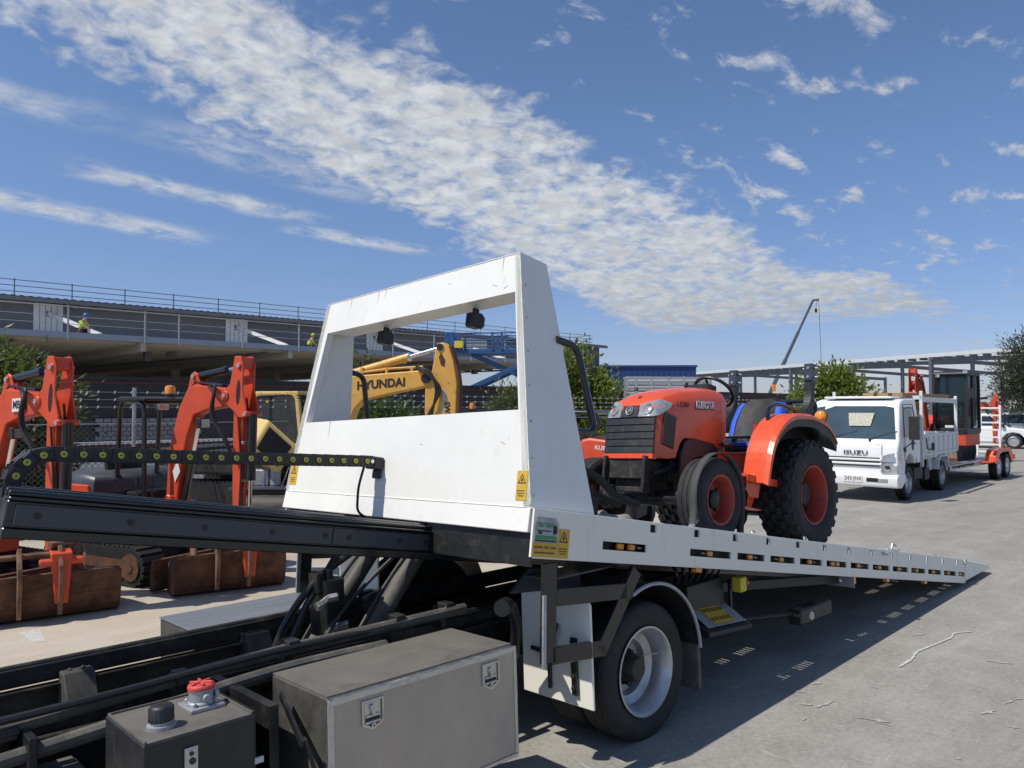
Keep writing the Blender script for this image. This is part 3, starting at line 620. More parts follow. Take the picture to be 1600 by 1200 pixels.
for i in range(8):
    y0=-.27+.54*i/8;y1=y0+.54/8; f=lambda y: 1.972+.22*y*y
    m.hexa([(f(y0),y0,.60),(f(y1),y1,.60),(2.06,y1,.60),(2.06,y0,.60)],[(f(y0),y0,.640),(f(y1),y1,.640),(2.06,y1,.640),(2.06,y0,.640)])
m.build('lower_bumper','orange',tra)
m=KH(); m.hexa([(1.975,-.095,.935),(1.975,.095,.935),(2.06,.095,.935),(2.06,-.095,.935)],[(2.005,-.085,1.035),(2.005,.085,1.035),(2.09,.085,1.06),(2.09,-.085,1.06)]); bz=m.build('nose_panel','plastic_black',tra,bev=.004)
for s in(-1,1):
    m=KH(); P=[(1.972,.098,.938),(1.985,.245,.938),(2.045,.285,.955),(2.20,.302,1.035),(2.235,.293,1.075),(2.11,.245,1.098),(2.015,.10,1.045)]
    P=[(a,b*s,c) for a,b,c in P]; c=Vector((0,0,0)); 
    for p in P: c+=Vector(p)/7
    c+=Vector((-.022,.014*s,.016)); mids=[tuple(Vector(p)*.55+c*.45+Vector((-.012,.008*s,.008))) for p in P]
    back=[(a+.04,b*.9,cc) for a,b,cc in P]; n=7
    m.add(P+mids+[tuple(c)]+back,[(k,(k+1)%n,n+(k+1)%n,n+k) for k in range(n)]+[(n+k,n+(k+1)%n,2*n) for k in range(n)]+[(k,(k+1)%n,2*n+1+(k+1)%n,2*n+1+k) for k in range(n)])
    hl=m.build('headlight','lens',tra,smooth=60)
    m=KH(); o=TF((1.995,.185*s,1.0),(0,1,0),(.45,0,.9)); 
    m2=MB(KQH@o); m2.lathe([(.030,.012),(.038,.018),(.045,.014),(.047,.0)],(0,0,.0),'z',24); m2.build('reflector','galv',hl)
o=TF((1.984,0,.992),(0,-1,0),(.3,0,1)); m=MB(KQH@o); m.lathe([(0,.004),(.036,.004),(.040,.001),(.040,-.01)],axis='z',n=28); bd=m.build('badge','ink',tra)
m=MB(KQH@o); m.lathe([(.034,.005),(.040,.006),(.041,.0)],axis='z',n=28); m.prism([(-.024,-.02),(-.008,-.022),(.002,.0),(.014,.020),(.004,.024),(-.012,.004)],'z',.005,.0075); m.prism([(.004,-.003),(.024,-.014),(.026,-.004),(.012,.008)],'z',.005,.0075); m.build('emblem','steel_bright',bd)
for s in(-1,1):
    m=KH(); y=.302*s; m.prism([(2.10,.73),(2.29,.705),(2.315,.97),(2.13,.99),(2.105,.93)],'y',min(y*.93,y),max(y*.93,y)); m.build('side_grille','plastic_black',tra,bev=.004)
    m=KH(); y0=.285*s;y1=.312*s; P=[(2.39,.44),(2.41,.68),(2.46,.785),(2.56,.828),(3.02,.828),(3.06,.72),(3.0,.66),(2.78,.70),(2.62,.66),(2.50,.52),(2.47,.42)]; m.prism(P,'y',min(y0,y1),max(y0,y1)); m.build('side_skirt','plastic_black',tra,bev=.006)
    xd=(1,0,0) if s<0 else(-1,0,0)
    text('lettering','KUBOTA',.088,'sign_white',hood,KQH@TF((2.80,.3135*s,1.135),(xd[0],0,.11*xd[0]),(-.02,0,1)),.0012,.0025,1.0)
    text('lettering','KUBOTA',.088,'ink',hood,KQH@TF((2.806,.3122*s,1.130),(xd[0],0,.11*xd[0]),(-.02,0,1)),.0012,.0055,1.0)
    text('lettering','L3200',.060,'ink',hood,KQH@TF((2.40,.3045*s,1.088),(xd[0],0,.10*xd[0]),(-.02,0,1)),.0012,.0002,1.5)
# chassis and engine
m=K(); m.box(2.3,2.6,-.17,.17,.36,.60); m.box(2.6,3.2,-.16,.16,.30,.80); m.box(3.2,4.3,-.2,.2,.30,.72); m.box(2.22,2.26,-.2,.2,.44,.60); m.cyl((4.05,-.62,.51),(4.05,.62,.51),.10,n=16); m.cyl((2.7,-.2,.45),(2.7,.2,.45),.12,n=14); m.cyl((3.3,0,.25),(3.9,0,.28),.14,n=14)
m.bar((2.2,-.20,.62),(2.2,-.2,.36),.03,.06); m.bar((2.2,.20,.62),(2.2,.2,.36),.03,.06); m.box(2.16,2.24,-.22,.22,.33,.37); m.cyl((2.14,.1,.2),(2.14,.1,.38),.05,n=12)
m.tube(fillet([(2.3,-.2,.5),(2.6,-.23,.56),(2.9,-.22,.42),(3.2,-.2,.5)],.1,4),.018,8); m.tube(fillet([(2.2,-.19,.45),(2.7,-.24,.65),(3.1,-.2,.6)],.1,4),.012,8)
m.box(2.5,2.62,-.23,-.16,.45,.62); m.cyl((2.75,-.26,.60),(2.75,-.17,.60),.06,n=14); m.build('chassis_block','chassis',tra,bev=.008)
m=K(); m.cyl((2.52,-.48,.335),(2.52,.48,.335),.05,n=14); m.box(2.44,2.60,-.12,.12,.25,.42)
for s in(-1,1): m.cyl((2.52,.40*s,.33),(2.52,.46*s,.33),.10,n=16); m.box(2.44,2.56,.39*s-.03,.39*s+.03,.20,.48); m.cyl((2.40,.1*s,.31),(2.38,.42*s,.31),.015,n=8)
m.build('front_axle','black_steel',tra,bev=.008)
def tw(name,x,y,z,r,w,rr,out,lugs,rows,rim='red_rim'):
    o=out; e=w/2
    m=K(); m.lathe([(rr+.01,o*e*.84),(rr+.012,o*e*.9),(rr-.005,o*e*.88),(rr-.025,o*e*.6),(rr-.03,-o*e*.5),(rr-.03,-o*e*.9)],(x,y,z),'y',44)
    dd=-o*e*.2 if not lugs else -o*e*.25; m.lathe([(rr-.03,dd+o*.02),(rr*.78,dd+o*.025),(rr*.55,dd+o*.045),(rr*.42,dd+o*.035),(.0,dd+o*.035)],(x,y,z),'y',44)
    rm=m.build(name,rim,tra,smooth=40)
    if lugs: m=K(); m.lathe([(rr*.84,dd+o*.045),(rr*.8,dd+o*.05),(rr*.55,dd+o*.06),(.0,dd+o*.06)],(x,y,z),'y',36); m.build('shade_disc','chassis',rm)  # dark disc over the red one paints the shade deep in the rim
    m=K(); pr=tyre_prof(r-(.022 if lugs else 0),rr,w,.06 if lugs else .04,0 if lugs else 3,.007); m.lathe(pr,(x,y,z),'y',64,closed=True)
    if lugs:
        for k in range(lugs):
            for j in range(rows):
                a=2*pi*(k+(.5 if j%2 else 0))/lugs; yy=-e*.80+(j+.5)*(1.6*e/rows)
                dr=.0 if 0<j<rows-1 else .012
                for q in(0,1):
                    aa=a+q*.0; 
                Mx=TR((x,y+yy,z))@Matrix.Rotation(-a,4,'Y')@TR((r-.012-dr,0,0))
                lw=1.6*e/rows*.42; la=pi*r/lugs*.72
                m.hexa([(-.02,-lw,-la),(-.02,lw,-la*.8),(-.02,lw,la*.8),(-.02,-lw,la)],[(.012,-lw*.85,-la*.85),(.012,lw*.85,-la*.65),(.012,lw*.85,la*.65),(.012,-lw*.85,la*.85)],Mx)
            a=2*pi*k/lugs
            for sg in(-1,1):
                Mx=TR((x,y+sg*e*.86,z))@Matrix.Rotation(-a,4,'Y')@TR((r-.055,0,0)); m.box(-.035,.012,-.018,.014,-pi*r/lugs*.5,pi*r/lugs*.5,Mx)
    m.build('tyre','rubber',rm,smooth=35)
    m=K(); m.lathe([(.075*r/.33,dd+o*.036),(.07*r/.33,dd+o*.07),(.05*r/.33,dd+o*.085),(0,dd+o*.088)],(x,y,z),'y',18)
    for k in range(6):
        a=2*pi*k/6; q=rr*.5; m.cyl((x+q*math.cos(a),y+dd+o*.03,z+q*math.sin(a)),(x+q*math.cos(a),y+dd+o*.06,z+q*math.sin(a)),.015,n=6)
    m.build('hub','black_steel',rm)
for s in(-1,1):
    tw('front_wheel',2.56,.57*s,.325,.325,.225,.185,s,0,0)
    tw('rear_wheel',4.03,.56*s,.505,.505,.345,.255,s,24,5)
# fenders
FA=[(p.x,p.y) for p in fillet([(3.15,.52,0),(3.22,.90,0),(3.50,1.165,0),(3.98,1.235,0),(4.28,1.19,0),(4.44,1.07,0)],.28,6)]
for s in(-1,1):
    m=K(); i=[(a+(.03 if a<3.3 else 0.012),b-(.03 if a>3.2 else .005)) for k,(a,b) in enumerate(FA)]
    ys=[.385,.70,.735]; 
    for k in range(len(FA)-1):
        for (ya,da),(yb,db) in(((.50,0),(.69,0)),((.69,0),(.735,.022))):
            a,b=FA[k],FA[k+1];c,d=i[k],i[k+1]; f=lambda p,y,dz: (p[0],y*s,p[1]-dz)
            m.hexa([f(c,ya,da),f(c,yb,db),f(d,yb,db),f(d,ya,da)],[f(a,ya,da),f(a,yb,db),f(b,yb,db),f(b,ya,da)])
    fd=m.build('fender','orange',tra,smooth=45)
    m=K(); m.prism([(a+.02,b-.02) for a,b in FA]+[(4.4,.95),(3.3,.52)],'y',min(.49*s,.499*s),max(.49*s,.499*s)); m.build('inner_guard','plastic_black',fd)
    m=K(); p2=[(a,b-.036) for a,b in FA]; 
    for k in range(6,len(FA)-1):
        a,b=p2[k],p2[k+1]; m.hexa([(a[0],.51*s,a[1]-.012),(a[0],.725*s,a[1]-.085),(b[0],.725*s,b[1]-.085),(b[0],.51*s,b[1]-.012)],[(a[0],.51*s,a[1]),(a[0],.728*s,a[1]-.008),(b[0],.728*s,b[1]-.008),(b[0],.51*s,b[1])])
    m.build('fender_liner','plastic_black',fd)
    m=K(); m.tube(fillet([(3.45,.56*s,1.05),(3.44,.55*s,1.19),(3.62,.54*s,1.275),(3.98,.53*s,1.285),(4.06,.52*s,1.20)],.07,5),.019,10); m.build('grab_handle','black_gloss',fd)
    m=K(); m.cyl((4.30,.62*s,1.19),(4.30,.62*s,1.25),.02,n=10); m.cyl((4.32,.62*s,1.27),(4.345,.62*s,1.27),.062,n=18); lb=m.build('indicator_lamp','plastic_black',tra,bev=.004)
    m=K(); m.lathe([(0,-.045),(.03,-.042),(.05,-.028),(.058,-.008),(.058,.0)],(4.32,.62*s,1.27),'x',20); m.lathe([(0,.03),(.05,.022),(.056,.0)],(4.346,.62*s,1.27),'x',20); m.build('lens','amber',lb)
    # roll bar post
    m=K(); c=[Vector(p) for p in fillet([(4.02,.42*s,1.02),(4.30,.42*s,1.22),(4.50,.42*s,1.43),(4.50,.42*s,1.80)],.16,7)]
    for a,b in zip(c,c[1:]): m.bar(a,b,.07,.075,(0,1,0))
    rp=m.build('roll_bar_post','black_steel',tra,bev=.003)
    m=K(); m.box(4.452,4.548,.42*s-.045,.42*s+.045,1.66,1.835)
    m.build('hinge_bracket','beam_grey',rp,bev=.005)
    m=K()
    for z in(1.70,1.79): m.cyl((4.5,.42*s-.075,z),(4.5,.42*s+.075,z),.011,n=8); m.cyl((4.445,.42*s,z),(4.45,.42*s,z),.014,n=8)
    for z in(1.47,1.55): m.cyl((4.52,.42*s-.05,z),(4.52,.42*s+.06,z),.014,n=8)
    m.build('hinge_pin','steel_bright',rp)
m=K(); m.tube(fillet([(4.60,-.40,1.05),(4.68,-.40,1.50),(4.68,.40,1.50),(4.60,.40,1.05)],.1,6),.026,10); m.build('folded_hoop','black_gloss',tra)
m=K(); m.tube(fillet([(4.42,-.12,1.0),(4.5,-.12,1.44),(4.7,-.12,1.47)],.08,5),.02,10); m.tube(fillet([(4.42,.12,1.0),(4.5,.12,1.44),(4.7,.12,1.47)],.08,5),.02,10); m.build('seat_support','black_gloss',tra)
# seat
m=K(); m.loft([[(s,y,z) for y,z in((-w,zb),(-w,zt-.03),(-w*.85,zt),(w*.85,zt),(w,zt-.03),(w,zb))] for s,w,zb,zt in((3.72,.20,.93,.97),(3.76,.235,.91,1.01),(3.95,.25,.90,1.02),(4.15,.24,.90,1.0))]); st=m.build('seat','vinyl',tra,bev=.012,seg=2)
def brow(t): return (4.13+.20*t+.03*t*t,.98+.50*t)
m=K(); rings=[]
for t,w in((0,.20),(.15,.235),(.5,.25),(.8,.235),(.93,.20),(1.0,.13)):
    s,z=brow(t); rings.append([(s+dx,y,z+dz) for y,dx,dz in((-w,.02,0),(-w*.8,-.035,.0),(-w*.3,-.02,0),(w*.3,-.02,0),(w*.8,-.035,0),(w,.02,0),(w*.8,.07,.02),(-w*.8,.07,.02))])
m.loft(rings); sb=m.build('seat_back','vinyl',tra,bev=.008,seg=2,smooth=60)
for s in(-1,1):
    m=K(); rr=[]
    for t,w in((.02,.222),(.15,.255),(.5,.27),(.8,.252),(.90,.225)):
        q,z=brow(t); rr.append([(q-.036,(w-.065)*s,z),(q-.044,(w-.03)*s,z),(q-.015,w*s,z),(q+.05,w*s,z+.01),(q+.05,(w-.03)*s,z+.01)])
    m.loft(rr); m.build('bolster','blue_cloth',sb,smooth=60)
m=K(); m.hexa([(3.74,-.258,.905),(4.2,-.262,.905),(4.2,-.18,.905),(3.74,-.18,.905)],[(3.76,-.25,.985),(4.16,-.255,1.025),(4.16,-.18,1.025),(3.76,-.18,1.018)]); m.box(3.70,3.76,-.24,.24,.90,.945); m.build('seat_piping','blue_cloth',st,bev=.01)
m=K(); m.cyl((3.9,.0,.7),(3.9,0,.92),.12,n=14); m.box(3.7,4.2,-.2,.2,.86,.905); m.build('seat_base','plastic_black',tra,bev=.008)
# steering wheel
o=TF((3.44,0,1.375),(0,1,0),(-.76,0,.58)); m=MB(KQ@o); m.tube([(.185*math.cos(2*pi*k/32),.185*math.sin(2*pi*k/32),0) for k in range(32)],.016,8,closed=True)
for k in range(3): a=2*pi*k/3+pi/2; m.tube([(0,0,-.035),(.1*math.cos(a),.1*math.sin(a),-.025),(.182*math.cos(a),.182*math.sin(a),0)],.012,6)
m.lathe([(0,-.02),(.04,-.022),(.045,-.04),(.03,-.055)],axis='z',n=16); m.cyl((0,0,-.05),(0,0,-.32),.028,n=12); m.build('steering_wheel','plastic_black',tra)
# platform and panels
for s in(-1,1):
    m=K(); m.box(3.02,3.72,min(.30*s,.62*s),max(.30*s,.62*s),.560,.582); m.box(3.02,3.72,min(.612*s,.62*s),max(.612*s,.62*s),.52,.56); m.prism([(3.10,.56),(3.10,.46),(3.16,.40),(3.30,.40),(3.34,.56)],'y',min(.56*s,.57*s),max(.56*s,.57*s)); m.prism([(3.24,.54),(3.24,.30),(3.30,.30),(3.42,.54)],'y',min(.50*s,.506*s),max(.50*s,.506*s)); m.box(3.10,3.34,min(.44*s,.58*s),max(.44*s,.58*s),.30,.312)
    m.build('foot_platform','orange',tra,bev=.003)
    m=K(); m.prism([(3.06,.60),(3.06,.78),(3.35,.80),(3.75,.86),(4.0,.86),(4.0,.60)],'y',min(.22*s,.30*s),max(.22*s,.30*s)); m.build('centre_panel','orange',tra,bev=.006)
    m=K(); m.tube([(3.55,.33*s,.8),(3.52,.36*s,.95),(3.56,.37*s,1.04)],.009,6); m.cyl((3.56,.37*s,1.03),(3.565,.373*s,1.08),.02,n=10); m.build('control_lever','red_lens' if s<0 else 'plastic_black',tra)
m=K(); m.box(3.15,3.35,-.30,-.2,.83,.86); m.tube([(3.05,-.30,.60),(3.02,-.33,.78),(3.12,-.36,.83)],.012,6); m.box(3.08,3.18,-.40,-.30,.825,.845); m.build('pedal','plastic_black',tra,bev=.003)
m=K(); m.tube([(2.98,0,1.34),(3.0,.0,1.38)],.02,8); m.box(3.16,3.3,-.12,.12,1.35,1.40); m.build('instrument_panel','plastic_black',tra,bev=.008)
m=K(); m.cyl((2.25,-.02,1.165),(2.25,-.02,1.19),.02,.014,n=10); m.build('hood_knob','plastic_black',hood)
# things lying on the tray
def deckthing(name,label,cat,s,y,z=.162): return thing(name,label,cat,TT@DK@TR((s,y,z)))
t=deckthing('ratchet_strap','grey webbing strap pulled over the near front tyre of the tractor','strap',2.52,.53)
m=MB(); R0=.345; a0,a1=200,-20
pp=[(-.40,.0),(-.335,.10)]+[(R0*math.cos(R(a)),.335+R0*math.sin(R(a))) for a in range(196,-17,-8)]+[(.335,.10),(.40,0)]
for a,b in zip(pp,pp[1:]):
    m.add([(a[0],-.03,a[1]),(a[0],.03,a[1]),(b[0],.03,b[1]),(b[0],-.03,b[1])],[(0,1,2,3)])
o=m.build('webbing','strap',t); sm=o.modifiers.new('s','SOLIDIFY'); sm.thickness=.004; sm.offset=1
m=MB(); m.box(-.41,-.33,-.04,.04,.01,.07); m.cyl((-.38,-.05,.06),(-.38,.05,.06),.018,n=10); m.bar((-.38,0,.06),(-.30,0,.15),.05,.012); m.build('ratchet','steel_bright',t,bev=.003)
t=deckthing('tarp_bundle','crumpled grey tarpaulin bundle lying under the nose of the tractor','tarpaulin',1.85,1.35)
random.seed(11)
m=MB(); 
for dx,dy,r,l,a in((0,.1,.09,.42,20),(.12,-.12,.075,.36,-15),(-.1,.32,.08,.36,35),(.05,.0,.07,.3,60)):
    n=14; pts=[];rs=[]
    for k in range(n):
        q=k/(n-1)-.5; pts.append((dx+q*2*l*math.cos(R(a))+random.uniform(-.015,.015),dy+q*2*l*math.sin(R(a))+random.uniform(-.02,.02),r+random.uniform(-.01,.02))); rs.append(r*(.55+.45*math.cos(q*pi)**.5)*random.uniform(.88,1.1))
    m.tube(pts,rs,10)
m.build('bundle','tarp',t,smooth=70)
t=deckthing('cable_winch','black drum winch bolted behind the headboard with wire rope','winch',.85,1.27)
m=MB(); m.box(-.25,.25,-.35,.35,0,.02); m.box(-.2,.2,-.34,-.30,.02,.34); m.box(-.2,.2,.30,.34,.02,.34); m.box(-.12,.12,.34,.55,.05,.28); m.cyl((0,-.55,.18),(0,-.34,.18),.11,n=18); m.build('frame','black_steel',t,bev=.008)
m=MB(); m.lathe([(.14,-.29),(.14,-.27),(.085,-.27)]+[(.085+(.006 if k%2 else 0),-.26+.52*k/40) for k in range(41)]+[(.085,.27),(.14,.27),(.14,.29)],(0,0,.18),'y',24); m.build('drum','galv',t)
m=MB(); m.tube([(.09,.0,.2),(.5,.02,.12),(1.05,.0,.28)],.006,6); m.build('wire_rope','steel_bright',t)
t=deckthing('snatch_straps','black tie down straps drooping between tray and tractor front frame','straps',1.45,.95)
m=MB()
for k,(y0,y1) in enumerate(((-.25,-.05),(.05,.12),(.3,.25))): m.tube(fillet([(-.6,y0,.42+.05*k),(-.1,y0*.7,.38),(.3,y1,.25),(.55,y1,.22)],.2,5),.028,8)
m.box(-.45,-.2,-.3,.35,0,.22); m.cyl((-.25,-.2,.02),(-.25,-.2,.3),.07,n=14)
m.build('webbing','rubber_dark',t,bev=.0)
# ------------------------------------------------------------------ excavators
def track(m,x0,x1,y0,y1,z0,z1):
    r=(z1-z0)/2; zc=(z0+z1)/2
    st=[(x0+r+r*math.cos(R(a)),zc+r*math.sin(R(a))) for a in range(90,271,15)]+[(x1-r+r*math.cos(R(a)),zc+r*math.sin(R(a))) for a in range(-90,91,15)]
    m.prism(st,'y',y0,y1)
    n=int((x1-x0)/.09)
    for k in range(n):
        x=x0+r+(x1-x0-2*r)*k/(n-1)
        m.box(x-.025,x+.025,y0,y1,z1-.004,z1+.02); m.box(x-.025,x+.025,y0,y1,z0-.018,z0+.004)
    for s,c in((-1,x0+r),(1,x1-r)):
        for a in range(-75,76,25):
            Mx=TR((c,0,zc))@Matrix.Rotation(-R(a if s>0 else 180-a),4,'Y')@TR((r,0,0)); m.box(-.004,.02,y0,y1,-.025,.025,Mx)
def bucket(parent,px_,pz,w,skew,mat_='rust',tiltz=0.):
    M0=TR((px_,0,0))@RZ(skew)
    m=MB(M0); P=[(-.46,.14),(-.40,.05),(-.24,.0),(-.04,.0),(.06,.03),(.115,.10),(.14,.22),(.145,.40)]
    for a,b in zip(P,P[1:]):
        d=Vector((b[0]-a[0],b[1]-a[1])); nx,nz=-d.y/d.length*.018,d.x/d.length*.018
        m.hexa([(a[0],-w/2,a[1]),(b[0],-w/2,b[1]),(b[0]+nx,-w/2,b[1]+nz),(a[0]+nx,-w/2,a[1]+nz)],[(a[0],w/2,a[1]),(b[0],w/2,b[1]),(b[0]+nx,w/2,b[1]+nz),(a[0]+nx,w/2,a[1]+nz)])
    for y in(-w/2-.018,w/2): m.prism(P+[(-.08,.38),(-.3,.26)],'y',y,y+.018)
    m.box(.10,.165,-w/2,w/2,.385,.42); m.box(-.48,-.40,-w/2,w/2,.09,.11)
    b=m.build('bucket',mat_,parent,bev=.004)
    m=MB(M0); m.hexa([(.16,-.05,.16),(.22,-.05,.16),(.22,.05,.16),(.16,.05,.16)],[(.06,-.085,.62),(.20,-.085,.60),(.20,.085,.60),(.06,.085,.62)]); m.cyl((.17,-.17,.52),(.17,.17,.52),.035,n=12); m.build('quick_hitch','orange_old',parent,bev=.012)
    m=MB(M0)
    for y in(-.17,.135): m.prism([(.14,.05),(.20,.06),(.27,.30),(.25,.50),(.14,.66),(.05,.62),(.15,.40)],'y',y,y+.035)
    m.build('bucket_ear','rust_dust',b,bev=.004)
    m=MB(M0)
    for y in(-.36,.335): m.prism([(-.12,.40),(.13,.30),(.15,.42),(.10,.58),(.04,.64),(-.06,.60)],'y',y,y+.025)
    m.build('bucket_ear','rust_dust',b,bev=.004); m=MB(M0); m.cyl((.04,-.36,.57),(.04,.36,.57),.026,n=12); m.build('cross_pin','rust_dust',b); return b
GEN=dict(boom=[(.57,.72),(.62,1.35),(.77,1.80),(.90,2.00),(1.0,2.05),(1.24,2.03),(1.46,2.01),(1.54,1.96),(1.55,1.88),(1.46,1.81),(1.19,1.78),(1.00,1.72),(.90,1.50),(.82,1.2),(.74,.72)],
  brk=(.98,2.14),top=(1.70,2.30),piv=(1.50,1.93),pl=[(1.63,2.34),(1.72,2.34),(1.755,2.25),(1.745,2.0),(1.80,1.80),(1.79,1.71),(1.70,1.70),(1.60,1.78),(1.47,1.87),(1.46,1.97),(1.56,2.05)],
  arm=[(1.58,1.80),(1.72,1.72),(1.70,1.2),(1.66,.60),(1.58,.58),(1.57,1.2)],c0=(1.80,1.74),c1=(1.77,.66),bx=1.72,light=(.98,1.72))
def excavator(name,label,M,g=GEN,bw=1.15,skew=0,canopy=True,cab=False,group=None,om='orange_old',plate=None,beacon=False,tower=1.0,blade=True,buck='rust',bmod='rust',hw=.155,swing=(0,0),bshift=0.):
    t=thing(name,label,'excavator',M,group)
    def S(a,b): return TR((0,b,0))
    # undercarriage
    for s in(-1,1):
        m=MB(); track(m,-.85,.85,.42*s-.13,.42*s+.13,.02,.40); tk=m.build('track','rubber_dark',t,bev=.003)
        m=MB(); yy=.42*s+.135*s
        for k in range(4): m.cyl((-.5+.33*k,yy-.02*s,.15),(-.5+.33*k,yy+.01*s,.15),.075,n=14)
        for x in(-.66,.66): m.cyl((x,yy-.02*s,.21),(x,yy+.012*s,.21),.14,n=18); m.cyl((x,yy-.02*s,.21),(x,yy+.02*s,.21),.05,n=12)
        m.box(-.6,.6,yy-.04*s if s>0 else yy,yy if s>0 else yy-.04*s,.17,.28); m.build('roller_frame','rust' if not cab else 'rubber_dark',tk)
    m=MB(); m.box(-.55,.55,-.3,.3,.20,.42); m.lathe([(0,.42),(.33,.42),(.33,.52),(0,.52)],axis='z',n=24); m.build('undercarriage','chassis',t)
    if blade:
        m=MB(); m.prism([(1.05,.02),(1.10,.02),(1.13,.10),(1.10,.22),(1.13,.34),(1.08,.34),(1.05,.2)],'y',-.62,.62); m.bar((.45,-.25,.25),(1.06,-.25,.17),.06,.1); m.bar((.45,.25,.25),(1.06,.25,.17),.06,.1); m.build('dozer_blade',bmod,t,bev=.005)
    # house
    pl=[(.55,-.30),(.55,-.52),(.1,-.60),(-.45,-.60),(-.70,-.45),(-.82,-.2),(-.82,.2),(-.70,.45),(-.45,.60),(.1,.60),(.55,.52),(.55,.30)]
    m=MB(); m.prism(pl,'z',.53,.72)
    if cab: m.box(-.50,.74,.0,.73,.40,.705)
    m.build('turntable',om,t,bev=.015,seg=2)
    m=MB(); hp=[(.1,-.60),(-.30,-.60),(-.52,-.55),(-.70,-.42),(-.80,-.22),(-.83,0),(-.80,.22),(-.70,.42),(-.52,.55),(-.30,.60),(.1,.60)]; m.loft([[((x+.3)*f-.3,y*f2,z) for x,y in hp] for z,f,f2 in((.725,1,1),(.95,1,1),(1.06,.97,.98),(1.13,.88,.92),(1.17,.70,.78))]); m.build('engine_cover','cover_grey' if not cab else om,t,smooth=50)
    m=MB(); m.hexa([(-.42,-.615,.73),(.10,-.615,.73),(.10,-.56,.73),(-.42,-.56,.73)],[(-.30,-.612,1.04),(.02,-.612,1.04),(.02,-.56,1.04),(-.30,-.56,1.04)]); m.hexa([(-.42,.56,.73),(.10,.56,.73),(.10,.615,.73),(-.42,.615,.73)],[(-.30,.56,1.04),(.02,.56,1.04),(.02,.612,1.04),(-.30,.612,1.04)]); m.v=[(a,b_*1.012,c) for a,b_,c in m.v]; m.build('side_panel',om,t,bev=.008)
    m=MB(); m.box(-.1,.35,-.24,.24,.73,.95); m.hexa([(-.22,-.24,.95),(-.1,-.24,.95),(-.1,.24,.95),(-.22,.24,.95)],[(-.34,-.22,1.4),(-.25,-.22,1.42),(-.25,.22,1.42),(-.34,.22,1.4)]); m.build('seat','vinyl',t,bev=.03,seg=2)
    m=MB(); m.box(.38,.5,-.42,.42,.73,.80)
    for y in(-.3,-.12,.12,.3): m.tube([(.42,y,.8),(.40,y,1.05)],.01,6); m.cyl((.40,y,1.03),(.40,y,1.12),.02,n=8)
    m.build('control_lever','plastic_black',t)
    if canopy:
        m=MB()
        for y in(-.30,.20): m.tube(fillet([(.52,y,.72),(.50,y,1.93),(.10,y,1.95),(.06,y,1.12)],.11,6),.026,10)
        for x in(.48,.11): m.tube([(x,-.30,1.93),(x,.20,1.93)],.02,8)
        m.build('canopy_frame','black_gloss',t)
        m=MB(); m.prism([(.08,1.945),(.54,1.945),(.56,1.97),(.48,1.995),(.12,1.995),(.06,1.97)],'y',-.34,.24); cr=m.build('canopy_roof','plastic_black',t,bev=.015,seg=2)
        m=MB(); m.box(.54,.60,-.20,-.06,1.85,1.91); m.build('work_lamp','lens',cr,bev=.008)
    if beacon:
        m=MB(); m.cyl((.40,.10,1.99),(.40,.10,2.03),.06,n=16); bc=m.build('beacon_base','plastic_black',t)
        m=MB(); m.lathe([(0,2.13),(.045,2.12),(.055,2.10),(.06,2.03),(0,2.03)],(.40,.10,0),'z',18); m.build('beacon','amber',bc)
    if cab:
        # glazed cab on the left of the machine (+y)
        x0,x1,y0,y1,z0,z1=-.42,.74,.0,.74,.74,2.22
        m=MB(); c=[(x1,y0),(x1,y1),(x0,y1),(x0,y0)]
        for x,y in c: m.bar((x,y,z0),(x-(.06 if x>0 else -.04),y,z1),.07,.07)
        m.bar((.2,y1,z0),(.2,y1,z1),.06,.05); m.box(x0-.02,x1+.02,y0-.03,y1+.03,z0-.04,z0+.10)
        cb=m.build('cab','plastic_black',t,bev=.012)
        m=MB(); m.prism([(x0-.02,z1-.02),(x1-.02,z1-.02),(x1,z1+.04),(x1-.08,z1+.10),(x0+.1,z1+.10),(x0-.03,z1+.05)],'y',y0-.04,y1+.04); m.build('cab_roof','plastic_black',cb,bev=.03,seg=2)
        m=MB(); m.hexa([(x1-.02,y0+.03,z0+.1),(x1-.01,y0+.03,z0+.1),(x1-.01,y1-.03,z0+.1),(x1-.02,y1-.03,z0+.1)],[(x1-.08,y0+.03,z1),(x1-.07,y0+.03,z1),(x1-.07,y1-.03,z1),(x1-.08,y1-.03,z1)])
        m.box(x0+.03,.17,y1-.01,y1,z0+.1,z1); m.box(.23,x1-.06,y1-.01,y1,z0+.1,z1); m.box(x0+.03,x1-.06,y0,y0+.01,z0+.1,z1); m.box(x0,x0+.01,y0+.03,y1-.03,z0+.3,z1); m.build('window','glass_clear',cb)
        m=MB(); m.box(x1-.05,x1+.0,y0+.04,y0+.14,z1-.06,z1+.02); m.box(x1-.0,x1+.06,y1-.05,y1+.05,z1+.02,z1+.10); m.build('work_lamp','lens',cb,bev=.006)
        m=MB(); m.box(x1-.01,x1+.0,.25,.45,z0+.12,z0+.18) ; m.build('sticker','sign_white',cb)
        m=MB(); m.tube([(x1,y1+.02,1.7),(x1+.15,y1+.12,1.75)],.012,6); m.box(x1+.12,x1+.16,y1+.05,y1+.2,1.62,1.86); m.build('mirror','plastic_black',cb)
        m=MB(); m.lathe([(0,.003),(.055,.003),(.06,0)],(.742,.42,.52),'x',20); m.build('emblem','sign_white',t)
        text('lettering','U55',.09,'sign_white',t,TF((.25,.734,.55),(-1,0,0),(0,0,1)),.001,.001) if 0 else None
    # boom, arm, bucket
    by=swing[1]
    Mb=TR((0,by,0))
    m=MB(Mb); m.prism(g['boom'],'y',-hw*.5,hw*.5); bo=m.build('boom',om,t,bev=.012,seg=2)
